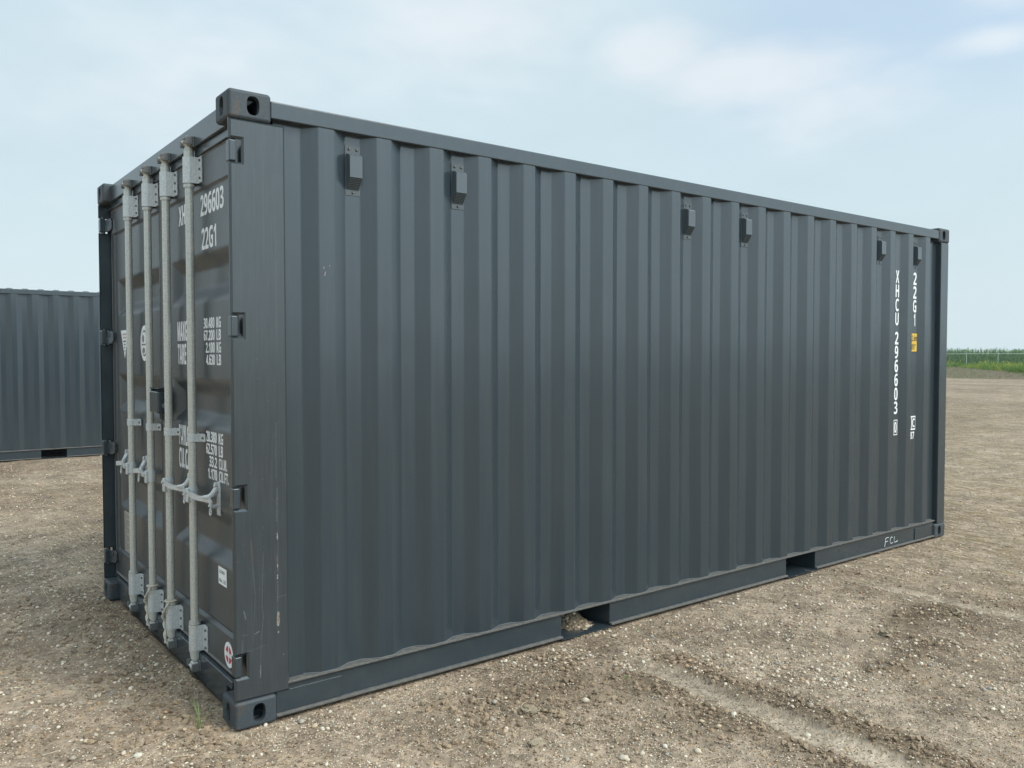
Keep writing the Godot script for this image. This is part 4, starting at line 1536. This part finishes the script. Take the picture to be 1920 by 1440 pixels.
func bracket(m: MB, x: float, z: float, y0: float, y1: float, r: float, wr: float, wl: float):
	# a hood bent over the rod with a flange on either side
	var n := 12
	var prof := [Vector2(DX - 0.009, wr), Vector2(DX - 0.009, r + 0.004)]
	for i in n + 1:
		var t := PI / 2 - PI * i / n
		prof.append(Vector2(x - cos(t) * r, sin(t) * r))
	prof.append(Vector2(DX - 0.009, -r - 0.004))
	prof.append(Vector2(DX - 0.009, -wl))
	for i in prof.size() - 1:
		var a: Vector2 = prof[i]
		var b: Vector2 = prof[i + 1]
		var t := (b - a).normalized()
		var nn := Vector3(t.y, 0, -t.x)
		if nn.x > 0.05: nn = -nn
		var na := nn
		var nb := nn
		if i >= 2 and i < 2 + n:
			na = Vector3(a.x - x, 0, a.y).normalized()
			nb = Vector3(b.x - x, 0, b.y).normalized()
		m.quadn(Vector3(a.x, y0, z + a.y), Vector3(b.x, y0, z + b.y), Vector3(b.x, y1, z + b.y), Vector3(a.x, y1, z + a.y), na, nb, nb, na)
		for y in [y0, y1]:
			if i >= 2 and i < 2 + n:
				m.face(Vector3(a.x, y, z + a.y), Vector3(b.x, y, z + b.y), Vector3(x, y, z + b.y * 0.7), Vector3(x, y, z + a.y * 0.7), Vector3(0, -1 if y == y0 else 1, 0))
	m.rbox(Vector3(DX - 0.012, y0, z + r), Vector3(DX - 0.0045, y1, z + wr), 0.002, 1)
	m.rbox(Vector3(DX - 0.012, y0, z - wl), Vector3(DX - 0.0045, y1, z - r), 0.002, 1)

func side_details(root: Node3D):
	# six breather vents on inward flats
	for k in [0, 2, 8, 10, 16, 18]:
		var cx: float = FIRST + PITCH * k + 0.069 + 0.035
		var v := Node3D.new()
		v.name = "vent"
		root.add_child(v, true)
		v.position = Vector3(cx, 2.345, -0.0455)
		var m := MB.new()
		m.rbox(Vector3(-0.036, -0.112, 0.0), Vector3(0.036, 0.106, 0.003), 0.0012, 1)
		put(m, "back_plate", mats.ventplate, v)
		# hood: sloped top, upright front, open slanted underside
		m = MB.new()
		var w := 0.03
		var hp := [Vector2(0.07, 0.003), Vector2(0.062, 0.03), Vector2(0.054, 0.038), Vector2(-0.038, 0.038), Vector2(-0.04, 0.034)]
		for i in hp.size() - 1:
			var a: Vector2 = hp[i]
			var b: Vector2 = hp[i + 1]
			m.face(Vector3(-w, a.x, a.y), Vector3(w, a.x, a.y), Vector3(w, b.x, b.y), Vector3(-w, b.x, b.y), Vector3(0, 0.3, 1))
		for s in [-w, w]:
			var n := Vector3(signf(s), 0, 0)
			for i in hp.size() - 1:
				m.tri(Vector3(s, 0.0, 0.003), Vector3(s, hp[i].x, hp[i].y), Vector3(s, hp[i + 1].x, hp[i + 1].y), n, n, n)
			m.tri(Vector3(s, 0.0, 0.003), Vector3(s, -0.04, 0.034), Vector3(s, -0.085, 0.003), n, n, n)
		put(m, "hood", mats.vent, v)
		# grille of the slanted underside
		m = MB.new()
		var a := Vector3(0, -0.04, 0.034)
		var b := Vector3(0, -0.085, 0.003)
		m.face(a + Vector3(-w, 0, 0), a + Vector3(w, 0, 0), b + Vector3(w, 0, 0), b + Vector3(-w, 0, 0), Vector3(0, -1, 1))
		put(m, "grille_backing", mats.dark, v)
		m = MB.new()
		var nrm := Vector3(0, -0.57, 0.82) * 0.0015
		for i in 7:
			var t := (i + 0.5) / 7.0
			var p := a.lerp(b, t) + nrm
			m.tube([p + Vector3(-w, 0, 0), p + Vector3(w, 0, 0)], 0.0017, 4, false)
		for i in 8:
			var q := lerpf(-w, w, (i + 0.5) / 8.0)
			m.tube([a + Vector3(q, 0, 0) + nrm, b + Vector3(q, 0, 0) + nrm], 0.0017, 4, false)
		put(m, "grille", mats.ventplate, v)
		for p in [Vector2(-0.018, 0.09), Vector2(0.02, 0.09), Vector2(0, -0.098)]:
			m = MB.new()
			m.tube([Vector3(p.x, p.y, 0.003), Vector3(p.x, p.y, 0.006), Vector3(p.x, p.y, 0.0075)], [0.0065, 0.006, 0.003], 8)
			put(m, "rivet", mats.castiron, v)
	# number down the far end
	var z := -0.0445
	var cx1 := FIRST + PITCH * 17 + 0.104
	var cx2 := FIRST + PITCH * 18 + 0.104
	var y := 2.204
	for ch in "XHCU":
		text(root, ch, cx1 - 0.026, y - 0.1, cx1 + 0.026, y, z, false, mats.white)
		y -= 0.111
	y = 1.72
	for ch in "296603":
		text(root, ch, cx1 - 0.026, y - 0.1, cx1 + 0.026, y, z, false, mats.white)
		y -= 0.1105
	text(root, "0", cx1 - 0.016, 0.918, cx1 + 0.016, 1.006, z, false, mats.white)
	frame_lines(root, cx1 - 0.027, 0.9, cx1 + 0.028, 1.022, 0.006, z)
	y = 2.204
	for ch in "22G1":
		text(root, ch, cx2 - (0.026 if ch != "1" else 0.012), y - 0.1, cx2 + (0.026 if ch != "1" else 0.012), y, z, false, mats.white)
		y -= 0.111
	# height plate
	var m := MB.new()
	var x0 := cx2 - 0.05
	m.prism(PackedVector2Array([Vector2(0, 0), Vector2(0.1, 0), Vector2(0.1, 0.156), Vector2(0, 0.156)]), Vector3(x0, 1.56, z), Vector3.RIGHT, Vector3.UP, 0.0008)
	put(m, "height_plate_border", mats.ink, root)
	m = MB.new()
	m.prism(PackedVector2Array([Vector2(0.005, 0.005), Vector2(0.095, 0.005), Vector2(0.095, 0.151), Vector2(0.005, 0.151)]), Vector3(x0, 1.56, z + 0.0009), Vector3.RIGHT, Vector3.UP, 0.0008)
	put(m, "height_plate", mats.yellow, root)
	text(root, "2.6m", x0 + 0.01, 1.648, x0 + 0.09, 1.696, z + 0.0018, false, mats.ink)
	text(root, "8'6\"", x0 + 0.01, 1.578, x0 + 0.07, 1.626, z + 0.0018, false, mats.ink)
	# boxed letters and number below
	frame_lines(root, cx2 - 0.06, 0.927, cx2 + 0.047, 1.04, 0.011, z)
	frame_lines(root, cx2 - 0.025, 0.936, cx2 - 0.015, 1.03, 0.0049, z)
	text(root, "I", cx2 - 0.043, 0.95, cx2 - 0.033, 1.018, z, false, mats.white)
	text(root, "C", cx2 - 0.009, 0.948, cx2 + 0.031, 1.02, z, false, mats.white)
	text(root, "87", cx2 - 0.04, 0.853, cx2 + 0.022, 0.913, z, false, mats.white)
	# chalked letters on the bottom rail
	m = MB.new()
	var c0 := 5.105
	var q := -0.0232
	for s in [[[0.02, 0.1], [0.012, 0.05], [0.004, -0.005 + 0.04]], [[0.018, 0.098], [0.05, 0.103], [0.068, 0.1]], [[0.012, 0.07], [0.035, 0.074], [0.055, 0.073]], [[0.128, 0.092], [0.112, 0.1], [0.094, 0.09], [0.088, 0.07], [0.094, 0.053], [0.11, 0.047], [0.126, 0.054]], [[0.155, 0.098], [0.152, 0.075], [0.15, 0.05], [0.175, 0.051], [0.205, 0.056]]]:
		var line := []
		for p in s:
			line.append(Vector3(c0 + p[0], p[1], q))
		m.tube(line, 0.0024, 5)
	put(m, "chalk_mark", mats.chalk, root)
	# bright scar of chipped paint on the first rib
	m = MB.new()
	for s in [[[0.405, 1.908], [0.4065, 1.9]], [[0.4335, 1.916], [0.432, 1.912]], [[0.4125, 1.888], [0.411, 1.88], [0.4095, 1.87]]]:
		var line := []
		for p in s:
			line.append(Vector3(p[0], p[1], -0.0105))
		m.tube(line, 0.0022, 5)
	put(m, "paint_chip", mats.plate, root)

func frame_lines(root: Node3D, x0: float, y0: float, x1: float, y1: float, t: float, z: float):
	var m := MB.new()
	var h := 0.0009
	m.box(Vector3(x0, y0, z), Vector3(x1, y0 + t, z + h))
	m.box(Vector3(x0, y1 - t, z), Vector3(x1, y1, z + h))
	m.box(Vector3(x0, y0 + t, z), Vector3(x0 + t, y1 - t, z + h))
	m.box(Vector3(x1 - t, y0 + t, z), Vector3(x1, y1 - t, z + h))
	put(m, "stencil_frame", mats.white, root)

func make_cords():
	for k in 2:
		var z: float = RODS[2] if k == 0 else RODS[1]
		var m := MB.new()
		var pts := []
		# a turn round the rod above the bracket, across the hood, then hanging down to the cam
		for i in 9:
			var a := PI * 1.2 - PI * 1.35 * i / 8.0
			pts.append(Vector3(0.033 - 0.0275 * sin(a), 0.3 - 0.0006 * i, z - 0.0275 * cos(a)))
		pts.append_array([Vector3(0.006, 0.285, z + 0.034), Vector3(-0.003, 0.262, z + 0.022), Vector3(-0.004, 0.236, z - 0.006), Vector3(0.002, 0.214, z - 0.026), Vector3(0.008, 0.19, z - 0.036), Vector3(0.01, 0.155, z - 0.03), Vector3(0.006, 0.125, z - 0.012), Vector3(0.002, 0.1, z + 0.002), Vector3(0.006, 0.088, z + 0.008)])
		var cv := Curve3D.new()
		for p in pts:
			cv.add_point(p)
		var fine := []
		var n := 60
		for i in n + 1:
			fine.append(cv.sample_baked(cv.get_baked_length() * i / n, true) + Vector3(0.0006 * sin(i * 1.9), 0, 0.0006 * cos(i * 2.3)))
		m.tube(fine, 0.0058, 6)
		# second strand twisted beside the first, and a knot
		var second := []
		for i in range(34, n + 1):
			second.append(fine[i] + Vector3(0.0035 * sin(i * 0.9) - 0.003, 0, 0.0045 * cos(i * 0.9)))
		m.tube(second, 0.0055, 6)
		var o := put(m, numbered("tie_cord"), mats.rope, self)
		tag(o, ["frayed tan cord tied round the second door bar from the left", "frayed tan cord tied round the third door bar from the left"][k], "cord", "cords tied to the door bars")

func _ready():
	# camera
	var cam := Camera3D.new()
	cam.name = "camera"
	cam.fov = 49.768
	cam.near = 0.05
	cam.far = 4000.0
	add_child(cam)
	cam.transform = Transform3D(Basis(Vector3.UP, deg_to_rad(-37.5578)) * Basis(Vector3.RIGHT, deg_to_rad(-1.8625)) * Basis(Vector3.BACK, deg_to_rad(-0.028)), Vector3(-1.12505, 1.52135, 3.30209))
	cam.current = true
	# sky, hazy sun from high behind the viewer, exposure
	var sun_dir := Vector3(0.31, 0.68, 0.64).normalized()
	var env := Environment.new()
	env.background_mode = Environment.BG_SKY
	env.sky = Sky.new()
	env.sky.sky_material = build_sky(sun_dir)
	env.tonemap_mode = Environment.TONE_MAPPER_LINEAR
	env.tonemap_exposure = 1.25
	env.sdfgi_enabled = true
	env.ssao_enabled = true
	env.ssil_enabled = true
	env.fog_enabled = true
	env.fog_density = 0.0006
	env.fog_light_color = Color(0.86, 0.92, 0.94)
	var we := WorldEnvironment.new()
	we.name = "world"
	we.environment = env
	add_child(we)
	var sun := DirectionalLight3D.new()
	sun.name = "sun"
	sun.light_energy = 0.5
	sun.light_angular_distance = 26.0
	sun.light_color = Color(1.0, 0.96, 0.89)
	sun.shadow_enabled = true
	add_child(sun)
	sun.basis = Basis.looking_at(-sun_dir, Vector3.UP)
	# shared
	n_big = noise(1, 0.9, 3)
	n_mid = noise(2, 5.0, 3)
	n_fine = noise(3, 22.0, 2)
	n_tint = noise(4, 0.35, 4)
	n_dent = noise(5, 1.4, 2)
	bold = SystemFont.new()
	bold.font_names = PackedStringArray(["Droid Sans"])
	bold.font_weight = 700
	make_materials()
	mats.seam = mat(0.15, 0.16, 0.165, 0.5)
	# structure, then things
	build_ground()
	build_far()
	make_second()
	make_main()
	make_cords()
	build_gravel()
	weed(Vector2(-0.106, -0.111), 0.17, 11, "thin green grass weed beside the near bottom corner casting", 1)
	weed(Vector2(2.2, 0.12), 0.035, 9, "tiny green weed in front of the near fork pocket", 2)
	weed(Vector2(1.62, 0.6), 0.035, 9, "tiny green weed in the churned dirt beside the wheel rut", 3)
	print("built")
